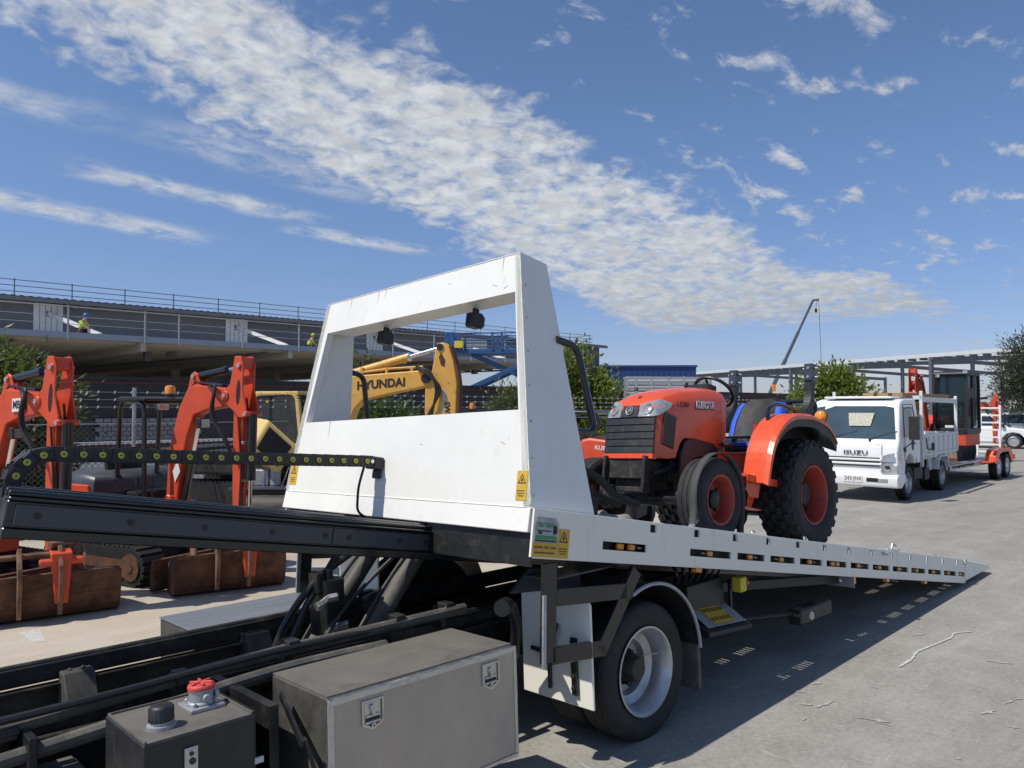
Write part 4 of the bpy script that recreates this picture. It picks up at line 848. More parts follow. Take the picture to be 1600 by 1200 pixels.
    b0=g['boom'][0]; m=MB(Mb); m.box(.45,b0[0]+.28,-.16,.16,.50,.80) if not cab else m.box(.45,b0[0]+.25,-.12,.12,.55,.85); m.cyl((b0[0]+.1,-.14,b0[1]+.08),(b0[0]+.1,.14,b0[1]+.08),.06,n=14); m.build('swing_post',om,t,bev=.01)
    bx,bz=g['brk']; m=MB(Mb)
    for y in(-.055,.035): m.prism([(bx-.10,bz-.14),(bx+.12,bz-.12),(bx+.05,bz+.03),(bx,bz+.055),(bx-.05,bz+.03)],'y',y,y+.02)
    m.cyl((bx,-.07,bz),(bx,.07,bz),.025,n=10)
    m.build('cylinder_bracket',om,bo,bev=.004)
    A=Vector((bx,0,bz));B=Vector((g['top'][0]-.0,0,g['top'][1]-.06)); m=MB(Mb); m.cyl(A,A.lerp(B,.62),.042,n=16); m.cyl(A.lerp(B,.58),A.lerp(B,.64),.05,n=16); cy=m.build('arm_cylinder','black_gloss',t,smooth=50)
    m=MB(Mb); m.cyl(A.lerp(B,.6),B,.022,n=12); m.build('piston_rod','chrome',cy)
    m=MB(Mb); P=g['pl']; px0=(g['piv'][0]+.12,g['piv'][1]+.03)
    for y in(-.088,.070): m.prism(P,'y',y,y+.018)
    tx,tz=g['top']; m.box(tx-.06,tx+.03,-.069,.069,tz-.05,tz+.03)
    m.prism(g['arm'],'y',-.05,.05)
    pv=g['piv']; m.cyl((pv[0],-.105,pv[1]),(pv[0],.105,pv[1]),.05,n=16); m.cyl((tx,-.10,B.z),(tx,.10,B.z),.035,n=12); m.cyl((g['c0'][0],-.10,g['c0'][1]),(g['c0'][0],.10,g['c0'][1]),.03,n=12)
    ar=m.build('arm',om,t,bev=.005)
    m=MB(Mb)
    q=((P[0][0]+P[3][0])/2+.0,(P[0][1]*.4+P[5][1]*.6))
    for y in(-.0895,.0875): m.lathe([(0,0),(1,0),(1,.002),(0,.002)],(0,0,0),'y',18,M=TR((q[0],y,q[1]))@RY(4)@Matrix.Diagonal((.030,1,.13,1)))
    m.build('arm_slot','ink',ar)
    C0=Vector((g['c0'][0],0,g['c0'][1]));C1=Vector((g['c1'][0],0,g['c1'][1])); m=MB(Mb); m.cyl(C0,C0.lerp(C1,.62),.052,n=16); cy=m.build('bucket_cylinder','black_gloss',t,smooth=50)
    m=MB(Mb); m.cyl(C0.lerp(C1,.5),C1,.022,n=12); m.build('piston_rod','chrome',cy)
    m=MB(Mb); 
    for y in(-.08,.06): m.bar((C1.x,y+.01,C1.z),(C1.x-.16,y+.01,C1.z+.06),.02,.06,(0,1,0)); m.bar((C1.x,y+.01,C1.z),(C1.x-.02,y+.01,C1.z-.16),.02,.06,(0,1,0))
    m.cyl((C1.x,-.12,C1.z),(C1.x,.12,C1.z),.03,n=12); m.build('bucket_link','rust_dust',t)
    m=MB(Mb); aa=g['arm']
    for k,y in enumerate((-.062,.055,-.03)): m.tube(fillet([(pv[0]+.14,y*1.2,pv[1]-.02),(g['c0'][0]-.13,y*1.1,g['c0'][1]-.02),(aa[2][0]+.015,y,aa[2][1]),(aa[3][0]+.03,y,aa[3][1]+.12),(g['c1'][0]-.02,y*1.3,g['c1'][1]+.10)],.08,4),.0105,7)
    m.build('hydraulic_hose','hose',t)
    for px_,pz_,hh in((pv[0],pv[1],.108),(tx,B.z,.103),(g['c0'][0],g['c0'][1],.103),(bx,bz,.072)):
        for sg in(-1,1): m=MB(Mb); m.cyl((px_,hh*sg,pz_),(px_,(hh+.008)*sg,pz_),.022,n=12); m.build('pin_cap','galv',ar)
    for q_ in(.25,.6,.85):
        c_=Vector((aa[1][0],0,aa[1][1])).lerp(Vector((aa[3][0],0,aa[3][1])),q_); m=MB(Mb); m.box(c_.x,c_.x+.03,-.058,.058,c_.z-.015,c_.z+.015); m.build('hose_clamp','galv',ar,bev=.003)
    # hoses and lamp
    m=MB(Mb); pv=g['piv']; P0=g['boom']; 
    for k,y in enumerate((-.11,.11,-.125)): m.tube(fillet([(pv[0]-.25,y*.7,P0[6][1]+.02),(pv[0]-.08,y*1.3,P0[6][1]+.05-.04*k),(pv[0]-.12,y*1.5,pv[1]-.2),(pv[0]+.06,y*1.2,pv[1]-.45),(pv[0]+.12,y*.9,pv[1]-.62)],.15,6),.017,8)
    m.tube([(P0[2][0]+.03,0.05,P0[2][1]+.05),(P0[4][0],.05,P0[4][1]+.03),(P0[6][0]-.05,.05,P0[6][1]+.03)],.014,6); m.tube([(P0[2][0]+.03,-.05,P0[2][1]+.05),(P0[4][0],-.05,P0[4][1]+.03),(P0[6][0]-.05,-.05,P0[6][1]+.03)],.014,6)
    m.build('hydraulic_hose','hose',t)
    lx,lz=g['light']; m=MB(Mb); m.box(lx+.05,lx+.12,-.07,.07,lz-.14,lz-.03); lm=m.build('boom_lamp','plastic_black',bo,bev=.006)
    m=MB(Mb); m.box(lx+.118,lx+.125,-.055,.055,lz-.13,lz-.04); m.build('lamp_lens','lens',lm)
    A=Vector((.75,0,.75));B=Vector((lx+.03,0,lz-.05)); m=MB(Mb); m.cyl(A,A.lerp(B,.6),.045,n=14); cy=m.build('boom_cylinder','black_gloss',t,smooth=50); m=MB(Mb); m.cyl(A.lerp(B,.6),B,.022,n=12); m.build('piston_rod','chrome',cy)
    if bw:
        bk=bucket(t,g['bx'],0,bw,skew,buck)
        q=Vector((0,bshift,0)); q.rotate(RZ(skew).to_euler()); bk.location=q+Vector((0,by,0))
    if plate:
        y=-hw*.5-.0125
        m=MB(Mb@TF((1.22,y+.0,1.90),(1,0,.04),(0,0,1))); m.box(-.10,.10,-.062,.062,0,.003); pp=m.build('name_plate','sign_white',bo)
        text('lettering',plate,.10,'ink',pp,Mb@TF((1.22,y-.004,1.90),(1,0,.04),(0,0,1)),.0005,.003,.85)
        m=MB(Mb@TF((.83,y,1.78),(1,0,.04),(0,0,1)))
        for k,wd in enumerate((.05,.04,.0,.06,.05)): 
            if wd: m.box(-.03,-.03+wd,.05-k*.025,.068-k*.025,0,.002)
        m.build('decal','sign_white',bo)
    m=MB(Mb)
    y=-hw*.5-.0125; m.add([(.70,y,1.18),(.78,y,1.30),(.82,y,1.18),(.74,y,1.06)],[(0,1,2,3)]); m.build('reflective_mark','sign_white',bo,norm=False)
    return t
def place(x,y,yaw,z=0): return TR((x,y,z))@RZ(yaw)
def fwd(x,y,yaw,d): return (x-d*math.cos(R(yaw)),y-d*math.sin(R(yaw)))
xa=fwd(-4.07,6.95,-27,1.72)
excavator('mini_excavator','orange mini excavator with a white lettered plate on its boom and a wide rusty bucket',place(*xa,-27),bw=1.25,skew=-27,canopy=False,group='orange mini excavators in the yard',plate='MBH',bshift=-.16)
GB={k:([(a+.0,b+.07) for a,b in v] if isinstance(v,list) else ((v[0],v[1]+.07) if isinstance(v,tuple) else v)) for k,v in GEN.items()}
GB['c1']=(1.77,.70)
xb=fwd(-3.05,8.17,-28,1.40)
excavator('mini_excavator','orange mini excavator with black canopy and amber beacon, arm raised over a brown bucket',place(*xb,-28),g=GB,bw=1.05,skew=-30,bshift=-.16,beacon=True,group='orange mini excavators in the yard')
# loose bucket plates near the tracks
t=thing('grader_attachment','rusty flat blade attachment lying between two excavators','attachment',place(-4.35,9.6,38))
m=MB(); m.prism([(-.05,.0),(.0,.0),(.03,.12),(.02,.28),(.05,.40),(.0,.40),(-.04,.2)],'y',-.55,.55); m.build('blade','rust',t,bev=.005)
m=MB(); m.box(-.3,-.05,-.2,.2,.1,.35); m.bar((-.6,0,.15),(-.2,0,.2),.08,.1); m.build('coupler','rust_dust',t,bev=.01)
# trailer excavator pose: boom and arm folded tight in front of the cab
GT=dict(boom=[(.52,.72),(.66,1.25),(.78,1.75),(.92,2.05),(1.02,2.14),(1.14,2.12),(1.30,2.02),(1.38,1.94),(1.36,1.84),(1.26,1.82),(1.12,1.88),(1.02,1.80),(.95,1.5),(.90,1.2),(.80,.72)],
  brk=(1.02,2.20),top=(1.52,2.34),piv=(1.34,1.92),pl=[(1.46,2.38),(1.58,2.38),(1.62,2.27),(1.60,2.0),(1.62,1.82),(1.60,1.72),(1.50,1.70),(1.36,1.80),(1.29,1.88),(1.32,1.98),(1.42,2.07)],
  arm=[(1.38,1.78),(1.60,1.72),(1.56,1.3),(1.46,.80),(1.38,.78),(1.36,1.3)],c0=(1.63,1.75),c1=(1.60,.74),bx=1.5,light=(.95,1.75))
# ------------------------------------------------------------------ yellow excavator behind
YM=place(-1.19,13.0,-12)
ye=thing('large_excavator','yellow excavator with black lettering on its boom, seen through the headboard opening','excavator',YM@TR((-3.4,0,0)))
def Y_(): return MB(TR((3.4,0,0)))
m=Y_(); m.prism([(-2.05,.70),(-2.02,1.6),(-1.95,2.1),(-1.80,2.34),(-1.53,2.42),(-.35,2.50),(-.22,2.46),(-.18,2.36),(-.22,2.24),(-.40,2.19),(-.9,2.10),(-1.38,1.99),(-1.52,1.85),(-1.62,1.6),(-1.65,.70)],'y',-.13,.13); bo=m.build('boom','yellow_plant',ye,bev=.02,seg=2)
text('lettering','HYUNDAI',.20,'ink',bo,TR((3.4,0,0))@TF((-1.04,-.134,2.27),(1,0,.075),(0,0,1)),.002,.006,.98)
m=Y_(); m.prism([(-.06,2.95),(.06,2.97),(.16,2.90),(.24,2.65),(.30,2.28),(.28,1.75),(.16,.85),(-.04,.80),(-.20,1.4),(-.27,1.8),(-.26,2.24),(-.14,2.50)],'y',-.11,.11); ar=m.build('arm','yellow_plant',ye,bev=.02,seg=2)
m=Y_(); m.prism([(-.02,2.72),(.02,2.80),(.10,2.66),(.08,2.55),(.02,2.58)],'y',-.112,-.111); m.prism([(.15,2.93),(.19,2.91),(.30,2.55),(.345,2.2),(.32,1.75),(.28,1.75),(.305,2.2),(.25,2.6)],'y',-.10,.10); m.build('wear_edge','rust',ar)
m=Y_(); m.prism([(.02,1.80),(.10,1.80),(.12,2.16),(.05,2.18)],'y',-.1125,-.111); m.build('sticker','decal',ar)
text('lettering','SWA',.13,'ink',ar,TR((3.4,0,0))@TF((.13,-.114,1.83),(0.05,0,-1),(1,0,0)),.001,.004,1.0)
m=Y_(); A=Vector((-1.62,0,2.46));B=Vector((-.0,0,2.89)); m.cyl(A,A.lerp(B,.64),.072,n=18); cy=m.build('arm_cylinder','yellow_plant',ye,smooth=50); m=Y_(); m.cyl(A.lerp(B,.6),B,.035,n=14); m.cyl(A.lerp(B,.63),A.lerp(B,.65),.08,n=16); m.build('piston_rod','chrome',cy)
m=Y_(); m.prism([(-1.75,2.38),(-1.5,2.42),(-1.56,2.52),(-1.66,2.52)],'y',-.09,.09); m.tube([(-1.6,-.1,2.45),(-.9,-.1,2.53),(-.3,-.1,2.56)],.022,6); 
for x in(-1.4,-.95,-.5): m.box(x-.02,x+.02,-.12,-.06,2.43,2.56)
m.build('pipe_line','yellow_plant',bo)
m=Y_()
for k in range(3): m.tube(fillet([(-.4,-.14-.02*k,2.56),(-.15,-.16-.02*k,2.50-.05*k),(-.03+.05*k,-.17,2.2),(-.15-.06*k,-.16,1.6)],.2,6),.02,8)
m.cyl((-.24,-.15,2.36),(-.24,.15,2.36),.08,n=16); m.cyl((.0,-.13,2.89),(.0,.13,2.89),.06,n=14); m.build('hydraulic_hose','hose',ye)
m=Y_(); m.box(-4.3,-1.9,-.95,1.25,.75,1.12); m.prism([(-4.9,-.7),(-4.9,.9),(-4.2,1.2),(-4.2,-.9)],'z',.8,1.18); m.build('house','chassis',ye,bev=.05,seg=2)
for s in(-1,1):
    m=Y_(); track(m,-5.1,-2.4,.15+.85*s-.2,.15+.85*s+.2,.02,.62); m.build('track','rubber_dark',ye)
m=Y_(); m.cyl((-3.7,.15,.3),(-3.7,.15,.76),.5,n=24); m.box(-4.3,-3.1,-.7,1.0,.2,.5); m.build('undercarriage','chassis',ye)
CX=Vector((-3.27,.85,0)); m=Y_(); x0,x1,y0,y1,z0,z1=CX.x-.50,CX.x+.50,CX.y-.45,CX.y+.45,1.2,2.12
m.box(x0,x1,y0,y1,.78,1.22)
for y in(y0,y1):
    P=fillet([(x0+.02,y,1.2),(x0+.04,y,2.12),(x1-.10,y,2.14),(x1,y,1.2)],.16,6)
    for a,b in zip(P,P[1:]): m.bar(a,b,.07,.09,(0,1,0))
m.box(x0+.05,x1-.1,y0+.02,y1-.02,2.10,2.17)
cb=m.build('cab','yellow_pale',ye,bev=.012,seg=2)
m=Y_(); m.box(x0+.06,x1-.08,y0+.0,y0+.01,1.22,2.08); m.box(x0+.06,x1-.08,y1-.01,y1,1.22,2.08); m.box(x1-.06,x1-.05,y0+.04,y1-.04,1.22,2.08); m.box(x0+.03,x0+.04,y0+.04,y1-.04,1.22,2.08); m.build('window','glass',cb)
m=Y_(); m.box(x0+.28,x0+.33,y0-.004,y0-.001,1.96,2.01); m.build('sticker','sign_yellow',cb)
m=Y_(); m.cyl((x0-.1,y0,2.05),(x0-.12,y0,2.1),.05,n=12); m.tube([(x0,y0,2.0),(x0-.1,y0,2.05)],.015,6); m.cyl((x0-.12,y0,2.10),(x0-.15,y0,2.15),.055,n=14); m.build('beacon','amber',cb)
# tipped engine cover on a bare engine
en=thing('roller_engine','yellow slatted engine cover tipped open above a bare dirty engine','machine',place(-3.75,12.0,0))
O=Vector((-3.75,12.0,0)); fq=[Vector((-3.78,11.9,1.70)),Vector((-3.34,12.05,1.26)),Vector((-3.60,11.9,.84)),Vector((-4.02,11.78,1.24))]
bq=[p+Vector((-.36,.50,.03)) for p in fq]; m=MB(TR(-O)); m.hexa([tuple(p) for p in fq],[tuple(p) for p in bq]); ec=m.build('engine_cover','yellow_pale',en,bev=.05,seg=3)
c=sum(fq,Vector())/4; n=(fq[1]-fq[0]).cross(fq[3]-fq[0]).normalized(); n=n if n.y<0 else -n
gq=[c+(p-c)*.72+n*.004 for p in fq]; m=MB(TR(-O)); m.add([tuple(p) for p in gq],[(0,1,2,3)]); gr=m.build('grille','ink',ec,norm=False)
m=MB(TR(-O))
for k in range(9):
    t_=(k+.5)/9; a=gq[0].lerp(gq[3],t_)+n*.006;b=gq[1].lerp(gq[2],t_)+n*.006; m.bar(a,b,.012,.02,n)
m.build('slat','plastic_black',gr)
sc_=fq[0].lerp(fq[3],.45)+Vector((-.16,.22,.0)); sd=(fq[3]-fq[0]).cross(bq[0]-fq[0]).normalized(); sd=sd if sd.x<0 or sd.z>0 else -sd
m=MB(TR(-O)); e1=(fq[3]-fq[0]).normalized();e2=(bq[0]-fq[0]).normalized(); sd=e1.cross(e2); sd=sd if sd.y<0 else -sd
for (a,b,w,h) in((.25,.18,.07,.03),(.36,.22,.08,.02),(.45,.32,.05,.05)):
    p=fq[0]+e1*a+e2*b+sd*.006; m.add([tuple(p-e1*h-e2*w),tuple(p+e1*h-e2*w),tuple(p+e1*h+e2*w),tuple(p-e1*h+e2*w)],[(0,1,2,3)])
m.build('sticker','sign_white',ec,norm=False)
m=MB(); m.box(-.48,.50,-.3,.5,.25,.62); m.box(-.55,.55,-.35,.6,.62,.66); m.build('engine_tray','beam_grey',en,bev=.02,seg=2)
m=MB(); m.cyl((.05,.05,.66),(.05,.05,1.0),.08,n=16); m.cyl((.05,.05,1.0),(.08,.05,1.15),.06,n=14); m.box(-.3,-.05,.0,.4,.66,.9); m.build('filter_canister','galv',en,bev=.01)
m=MB(); m.tube([(.2,-.1,.66),(.30,-.1,.95),(.42,-.1,.66)],.012,6); m.tube([(-.25,-.1,.66),(-.18,-.1,.9),(-.08,-.1,.66)],.012,6); m.tube(fillet([(.45,-.2,.55),(.5,-.2,.85),(.75,-.2,.85)],.08,5),.018,8); m.build('pipe_stand','steel_bright',en)
m=MB(); m.cyl((-.4,-.2,.3),(.5,-.2,.3),.28,n=28); m.box(-.6,.6,.0,.9,.1,.3); m.build('drum','chassis',en)
m=MB(); m.tube(fillet([(-.35,-.12,.66),(-.36,-.12,1.2),(-.32,-.12,1.42)],.1,4),.008,6); m.cyl((-.33,-.12,1.40),(-.31,-.12,1.46),.035,n=12); m.build('lever','plastic_black',en)
# small loaders, roll frames and beacons seen past the headboard
def loader(label,M,word):
    t=thing('mini_loader',label,'loader',M,'orange mini loaders behind the headboard')
    for x in(-.55,.55):
        for y in(-.5,.5):
            m=MB(); m.lathe(tyre_prof(.36,.2,.24,.05),(x,y,.36),'y',28,closed=True); w=m.build('wheel','rubber_dark',t); m=MB(); m.lathe([(.2,.08),(.15,.05),(0,.05)],(x,y,.36),'y',20) if y>0 else m.lathe([(.2,-.08),(.15,-.05),(0,-.05)],(x,y,.36),'y',20); m.build('rim','red_rim',w)
    m=MB(); m.box(-.85,.85,-.33,.33,.32,.72); m.build('chassis_block','chassis',t,bev=.02)
    m=MB(); m.prism([(.05,.72),(.05,1.42),(.2,1.46),(.95,1.36),(1.02,1.2),(1.0,.72)],'y',-.34,.34); h=m.build('bonnet','orange_old',t,bev=.05,seg=3)
    if word: text('lettering',word,.085,'sign_white',h,TF((.45,-.343,1.30),(1,0,-.08),(0,0,1)),.001,.002)
    m=MB(); m.box(-.65,-.05,-.45,.45,.72,.95); m.box(-.7,-.55,-.3,.3,.95,1.35); m.build('seat_box','plastic_black',t,bev=.03)
    m=MB()
    for y in(-.48,.48): m.tube(fillet([(-.75,y,.72),(-.72,y,1.82),(.35,y,1.80),(.4,y,1.62)],.1,5),.028,8)
    m.tube([(-.7,-.48,1.82),(-.7,.48,1.82)],.026,8); m.tube([(.3,-.48,1.80),(.3,.48,1.80)],.026,8); m.box(-.7,.3,-.44,.44,1.80,1.84); m.build('roll_frame','black_gloss',t,bev=.003)
    m=MB(); m.lathe([(0,1.96),(.04,1.955),(.05,1.93),(.055,1.85),(0,1.85)],(-.35,.2,0),'z',16); m.build('beacon','amber',t)
    m=MB(); m.tube([(1.0,-.25,.8),(1.3,-.25,.5),(1.4,-.25,.3)],.05,8); m.tube([(1.0,.25,.8),(1.3,.25,.5),(1.4,.25,.3)],.05,8); m.box(1.35,1.7,-.6,.6,.1,.45); m.build('loader_bucket','black_steel',t,bev=.01)
    return t
loader('orange mini loader with white lettering on its bonnet, between headboard edge and tractor nose',place(1.05,11.2,-25),'KUBOTA')
loader('mini loader with black roll frame and beacon, in the lower right of the headboard opening',place(-.35,14.0,10),'')
# ------------------------------------------------------------------ white tipper truck (x from its nose backwards, y away from its near side)
IS=TR(W(15.75,5.70))@RZ(YAW+3.5)
isz=thing('tipper_truck','white cab-over tipper truck with timber on its rack, parked behind the tractor','truck',IS@TR((2.2,.93,0)))
IO=TR((-2.2,-.93,0))
def I_(): return MB(IO)
WD=1.84
def taper(m,zz=1.15,k=.10):
    M=m.M; Mi=M.inverted()
    for i,v in enumerate(m.v):
        p=Mi@Vector(v); f=1-max(0,p.z-zz)*k; p.y=WD/2+(p.y-WD/2)*f; m.v[i]=tuple(M@p)
    return m
m=I_(); P=[(.06,.44),(.03,.75),(.05,1.10),(.13,1.22),(.40,1.93),(.50,2.00),(.75,2.045),(1.40,2.06),(1.52,1.98),(1.54,1.2),(1.54,.72),(1.16,.72),(1.08,.86),(.90,.93),(.68,.90),(.52,.78),(.46,.44)]
m.prism(P,'y',.0,WD); taper(m); cab=m.build('cab','white_car',isz,bev=.035,seg=3,smooth=40)
def P3(x,y,z): 
    f=1-max(0,z-1.15)*.10; return (x,WD/2+(y-WD/2)*f,z)
m=I_(); e=-.008; vs=[P3(.138+e,.06,1.25),P3(.138+e,WD-.06,1.25),P3(.375+e,WD-.10,1.87),P3(.40+e,WD-.3,1.905),P3(.40+e,.3,1.905),P3(.375+e,.10,1.87)]
m.add(vs,[tuple(range(6))]); w=m.build('windscreen','glass_blue',cab,norm=False)
m=I_(); vs=[P3(.24,.62,1.62),P3(.22,1.05,1.58),P3(.30,1.12,1.78),P3(.31,.5,1.78)]; 
vs=[P3(.215,.55,1.50),P3(.215,.98,1.50),P3(.300,1.02,1.76),P3(.300,.48,1.76)]
m.add([(x-.012-.0,y,z) for x,y,z in vs],[(0,1,2,3)]); m.build('rear_window_patch','decal',w,norm=False)  # pale patch painted on for the bright rear window seen through the cab
m=I_()
for y in(.55,1.3): m.tube([(.115,y,1.24),(.16,y-.25,1.33),(.19,y-.5,1.40)],.009,6); m.cyl((.10,y,1.20),(.12,y,1.245),.025,n=8)
m.cyl((.03,.75,.98),(.045,.75,.98),.018,n=10)
m.build('wiper','plastic_black',cab)
m=I_(); m.bar(P3(.118,.10,1.195),P3(.118,WD-.1,1.195),.006,.006); m.bar((.022,.30,.93),(.046,.30,1.19),.006,.006); m.bar((.022,WD-.3,.93),(.046,WD-.3,1.19),.006,.006); m.build('panel_seam','rubber_dark',cab)
for y,s in((0.,-1),(WD,1)):
    m=I_(); f=lambda x,z: P3(x,(-.004 if s<0 else WD+.004),z)
    m.add([f(.52,1.27),f(1.15,1.27),f(1.15,1.86),f(.62,1.88)],[(0,1,2,3)]); m.build('side_window','glass',cab,norm=False)
    m=I_()
    for a,b in(((.46,.80),(.50,1.24)),((.50,1.24),(.60,1.92)),((1.22,.75),(1.24,1.92)),((.6,1.93),(1.24,1.935))): m.bar(f(a[0],a[1]),f(b[0],b[1]),.012,.008,(0,1,0))
    m.box(1.05,1.16,min(y-.01*1,y+.01),max(y-.01,y+.01),1.12,1.15); m.build('door_seam','rubber_dark',cab)
    m=I_(); yy=y+.22*s; m.tube(fillet([(.40,y+.01*s,1.86),(.34,yy-.04*s,1.88),(.30,yy,1.72),(.32,yy,1.22),(.30,y+.02*s,1.05)],.07,4),.013,8); m.box(.27,.34,yy-.09,yy+.09,1.24,1.70); m.build('mirror','plastic_black',isz,bev=.025,seg=2)
    m=I_(); m.box(.96,1.04,y-.012,y+.012,1.0,1.20); m.box(.45,.53,y-.014,y+.014,.98,1.08); m.build('side_trim','plastic_black',cab,bev=.008)
# grille, bumper, lamps
m=I_()
for z,h in((.865,.022),(.79,.03),(.71,.02)): m.box(.012,.035,.34,1.50,z-h/2,z+h/2)
m.build('grille_slot','ink',cab)
m=I_()
for z in(.83,.75): m.box(.0,.04,.30,1.54,z-.022,z+.022)
m.build('grille_bar','white_car',cab,bev=.01,seg=2)
for y in(.02,WD-.02):
    s=1 if y<1 else -1; m=I_(); q=lambda a,b,c:(a,y+b*s,c)
    m.hexa([q(.0,.30,.58),q(.03,-.012,.58),q(.35,-.022,.60),q(.1,.30,.58)],[q(.02,.28,.90),q(.05,-.014,1.02),q(.22,-.022,1.04),q(.1,.20,1.02)]); hl=m.build('headlight','lens',cab,bev=.01)
    m=I_(); m.hexa([q(-.006,.27,.80),q(.02,.02,.80),q(.03,.02,.81),q(.0,.27,.81)],[q(.004,.26,.87),q(.03,.03,.90),q(.04,.03,.90),q(.01,.26,.87)]); m.build('turn_lamp','lens',hl)
    m=I_(); m.lathe([(0,-.01),(.05,-.008),(.06,0)],(.005,y+.17*s,.68),'x',16); m.build('reflector','chrome',hl)
m=I_(); m.prism([(-.06,.30),(-.08,.36),(-.08,.50),(-.05,.545),(.1,.56),(.45,.55),(.45,.40),(.2,.28)],'y',-.02,WD+.02); bp=m.build('bumper','white_car',isz,bev=.02,seg=2)
m=I_()
for y in(.45,1.39): m.box(-.084,-.078,y-.11,y+.11,.40,.48)
m.build('fog_lamp_recess','ink',bp)
m=I_(); m.box(-.088,-.078,.16,.34,.40,.47); m.build('fog_lamp','lens',bp)
m=I_(); m.box(-.092,-.081,.635,1.005,.38,.515); pt=m.build('number_plate','sign_white',bp,bev=.003)
text('lettering','243-JN4',.105,'ink',pt,IO@TF((-.094,.82,.45),(0,-1,0),(0,0,1)),.001,-.0005,.92)
text('lettering','ISUZU',.12,'ink',cab,IO@TF((.024,.80,.965),(0,-1,0),(.06,0,1)),.003,.0005,1.45)
text('lettering','TURBO',.05,'ink',cab,IO@TF((.052,.40,1.155),(0,-1,0),(.1,0,1)),.002,.001,1.2)
m=I_(); m.box(.9,.99,-.008,-.001,.70,.78) if 0 else m.box(.54,.64,-.006,-.001,.60,.66); m.build('badge','ink',cab)
m=I_(); m.box(.5,1.5,.25,WD-.25,2.055,2.10); m.build('roof_vent','white_car',cab,bev=.015,seg=2)
# chassis and wheels
m=I_(); m.box(.4,4.3,.55,.63,.42,.60); m.box(.4,4.3,1.21,1.29,.42,.60); m.box(1.5,2.1,.12,.5,.35,.60); m.box(2.2,2.55,.1,.4,.30,.55); m.box(1.55,1.65,.3,1.5,.6,1.9); m.build('chassis','chassis',isz,bev=.01)
def iw(x,y,out,dual=False):
    e=.09; m=I_(); m.lathe(tyre_prof(.34,.21,.2,.03,3,.006),(x,y,.34),'y',40,closed=True); t=m.build('wheel','rubber_dark',isz)
    m=I_(); o=out; pr=[(.215,o*.085),(.205,o*.09),(.19,o*.06),(.185,-o*.01),(.12,o*.0),(.10,o*.05),(.06,o*.055),(0,o*.055)] if not dual else [(.215,o*.085),(.205,o*.09),(.185,o*.05),(.175,-o*.04),(.12,-o*.06),(.08,-o*.05),(.07,o*.0),(0,o*.0)]
    m.lathe(pr,(x,y,.34),'y',32); m.build('rim','alloy',t)
for y,o in((.12,-1),(WD-.12,1)):
    iw(.80,y,o); iw(3.30,y+.0,o,True); iw(3.30,y-.22*o,o,True)
    m=I_(); m.prism([(2.86,.50),(2.90,.72),(3.05,.80),(3.55,.80),(3.70,.72),(3.74,.50),(3.71,.50),(3.66,.69),(3.53,.77),(3.07,.77),(2.93,.69),(2.89,.50)],'y',min(y-.13,y+.13),max(y-.13,y+.13)); m.build('mudguard','white_steel',isz)
# tray
m=I_(); m.box(1.72,4.55,.0,WD,.84,.90); m.box(1.72,4.55,.05,.1,.76,.84); m.box(1.72,4.55,WD-.1,WD-.05,.76,.84)
for k in range(7): m.box(1.8+.42*k,1.86+.42*k,.02,WD-.02,.765,.838)
tr_=m.build('tray','white_steel',isz,bev=.004)
for y,s in((0.,1),(WD,-1)):
    m=I_(); m.box(1.74,4.53,min(y,y+.035*s),max(y,y+.035*s),.905,1.28); m.box(1.72,4.55,min(y-.02*s,y+.04*s),max(y-.02*s,y+.04*s),1.255,1.30)
    for k in range(8): m.box(1.74+.39*k,1.80+.39*k,min(y-.022*s,y),max(y-.022*s,y),.88,1.255)
    m.build('drop_side','white_steel',tr_,bev=.004)
    m=I_(); m.bar((1.70,y+.02*s,.62),(1.70,y+.02*s,2.22),.06,.06); m.bar((4.5,y+.02*s,.9),(4.5,y+.02*s,2.14),.06,.06); m.bar((1.7,y+.02*s,2.04),(4.5,y+.02*s,2.02),.05,.10); m.tube(fillet([(1.95,y-.03*s,.84),(1.98,y-.05*s,.55),(2.08,y-.05*s,.55),(2.1,y-.03*s,.84)],.04,4),.016,6); m.build('rack_post','white_steel',isz,bev=.005)
m=I_(); m.box(1.68,1.72,.02,WD-.02,.9,1.5); m.bar((1.7,0,2.08),(1.7,WD,2.08),.06,.08); m.bar((4.5,0,2.04),(4.5,WD,2.04),.06,.08); m.box(4.52,4.56,.0,WD,.905,1.30); m.build('tray_headboard','white_steel',isz,bev=.004)
m=I_(); m.tube([(1.9,-.02,1.22),(1.92,-.03,1.0),(2.3,-.04,.95)],.012,6); m.box(2.35,2.45,-.04,.0,.95,1.1); m.build('latch_bar','plastic_black',isz)
for k,(y,c) in enumerate(((.30,'nearest to us'),(.55,'in the middle'),(.80,'on the far side'))):
    o=thing('timber_plank','long timber plank on the tipper truck rack, the one %s'%c,'plank',IS@TR((2.9,y,2.085+.0*k)),'timber planks on the truck rack')
    m=MB(); m.box(-1.85-.12*k,1.75,-.105,.105,.0,.09); m.build('plank','timber',o,bev=.004)
t=thing('orange_box','orange tool box standing in the tipper truck tray','box',IS@TR((2.15,.35,.90)))
m=MB(); m.hexa([(-.2,-.2,0),(.2,-.2,0),(.2,.2,0),(-.2,.2,0)],[(-.22,-.2,.62),(.22,-.2,.62),(.22,.2,.62),(-.22,.2,.62)]); m.build('box','orange_old',t,bev=.01); m=MB(); m.box(-.1,.1,-.21,-.2,.45,.49); m.build('handle','plastic_black',t)
t=thing('hand_tools','long handled tools leaning in the tipper truck tray','tools',IS@TR((2.7,.4,.90)))
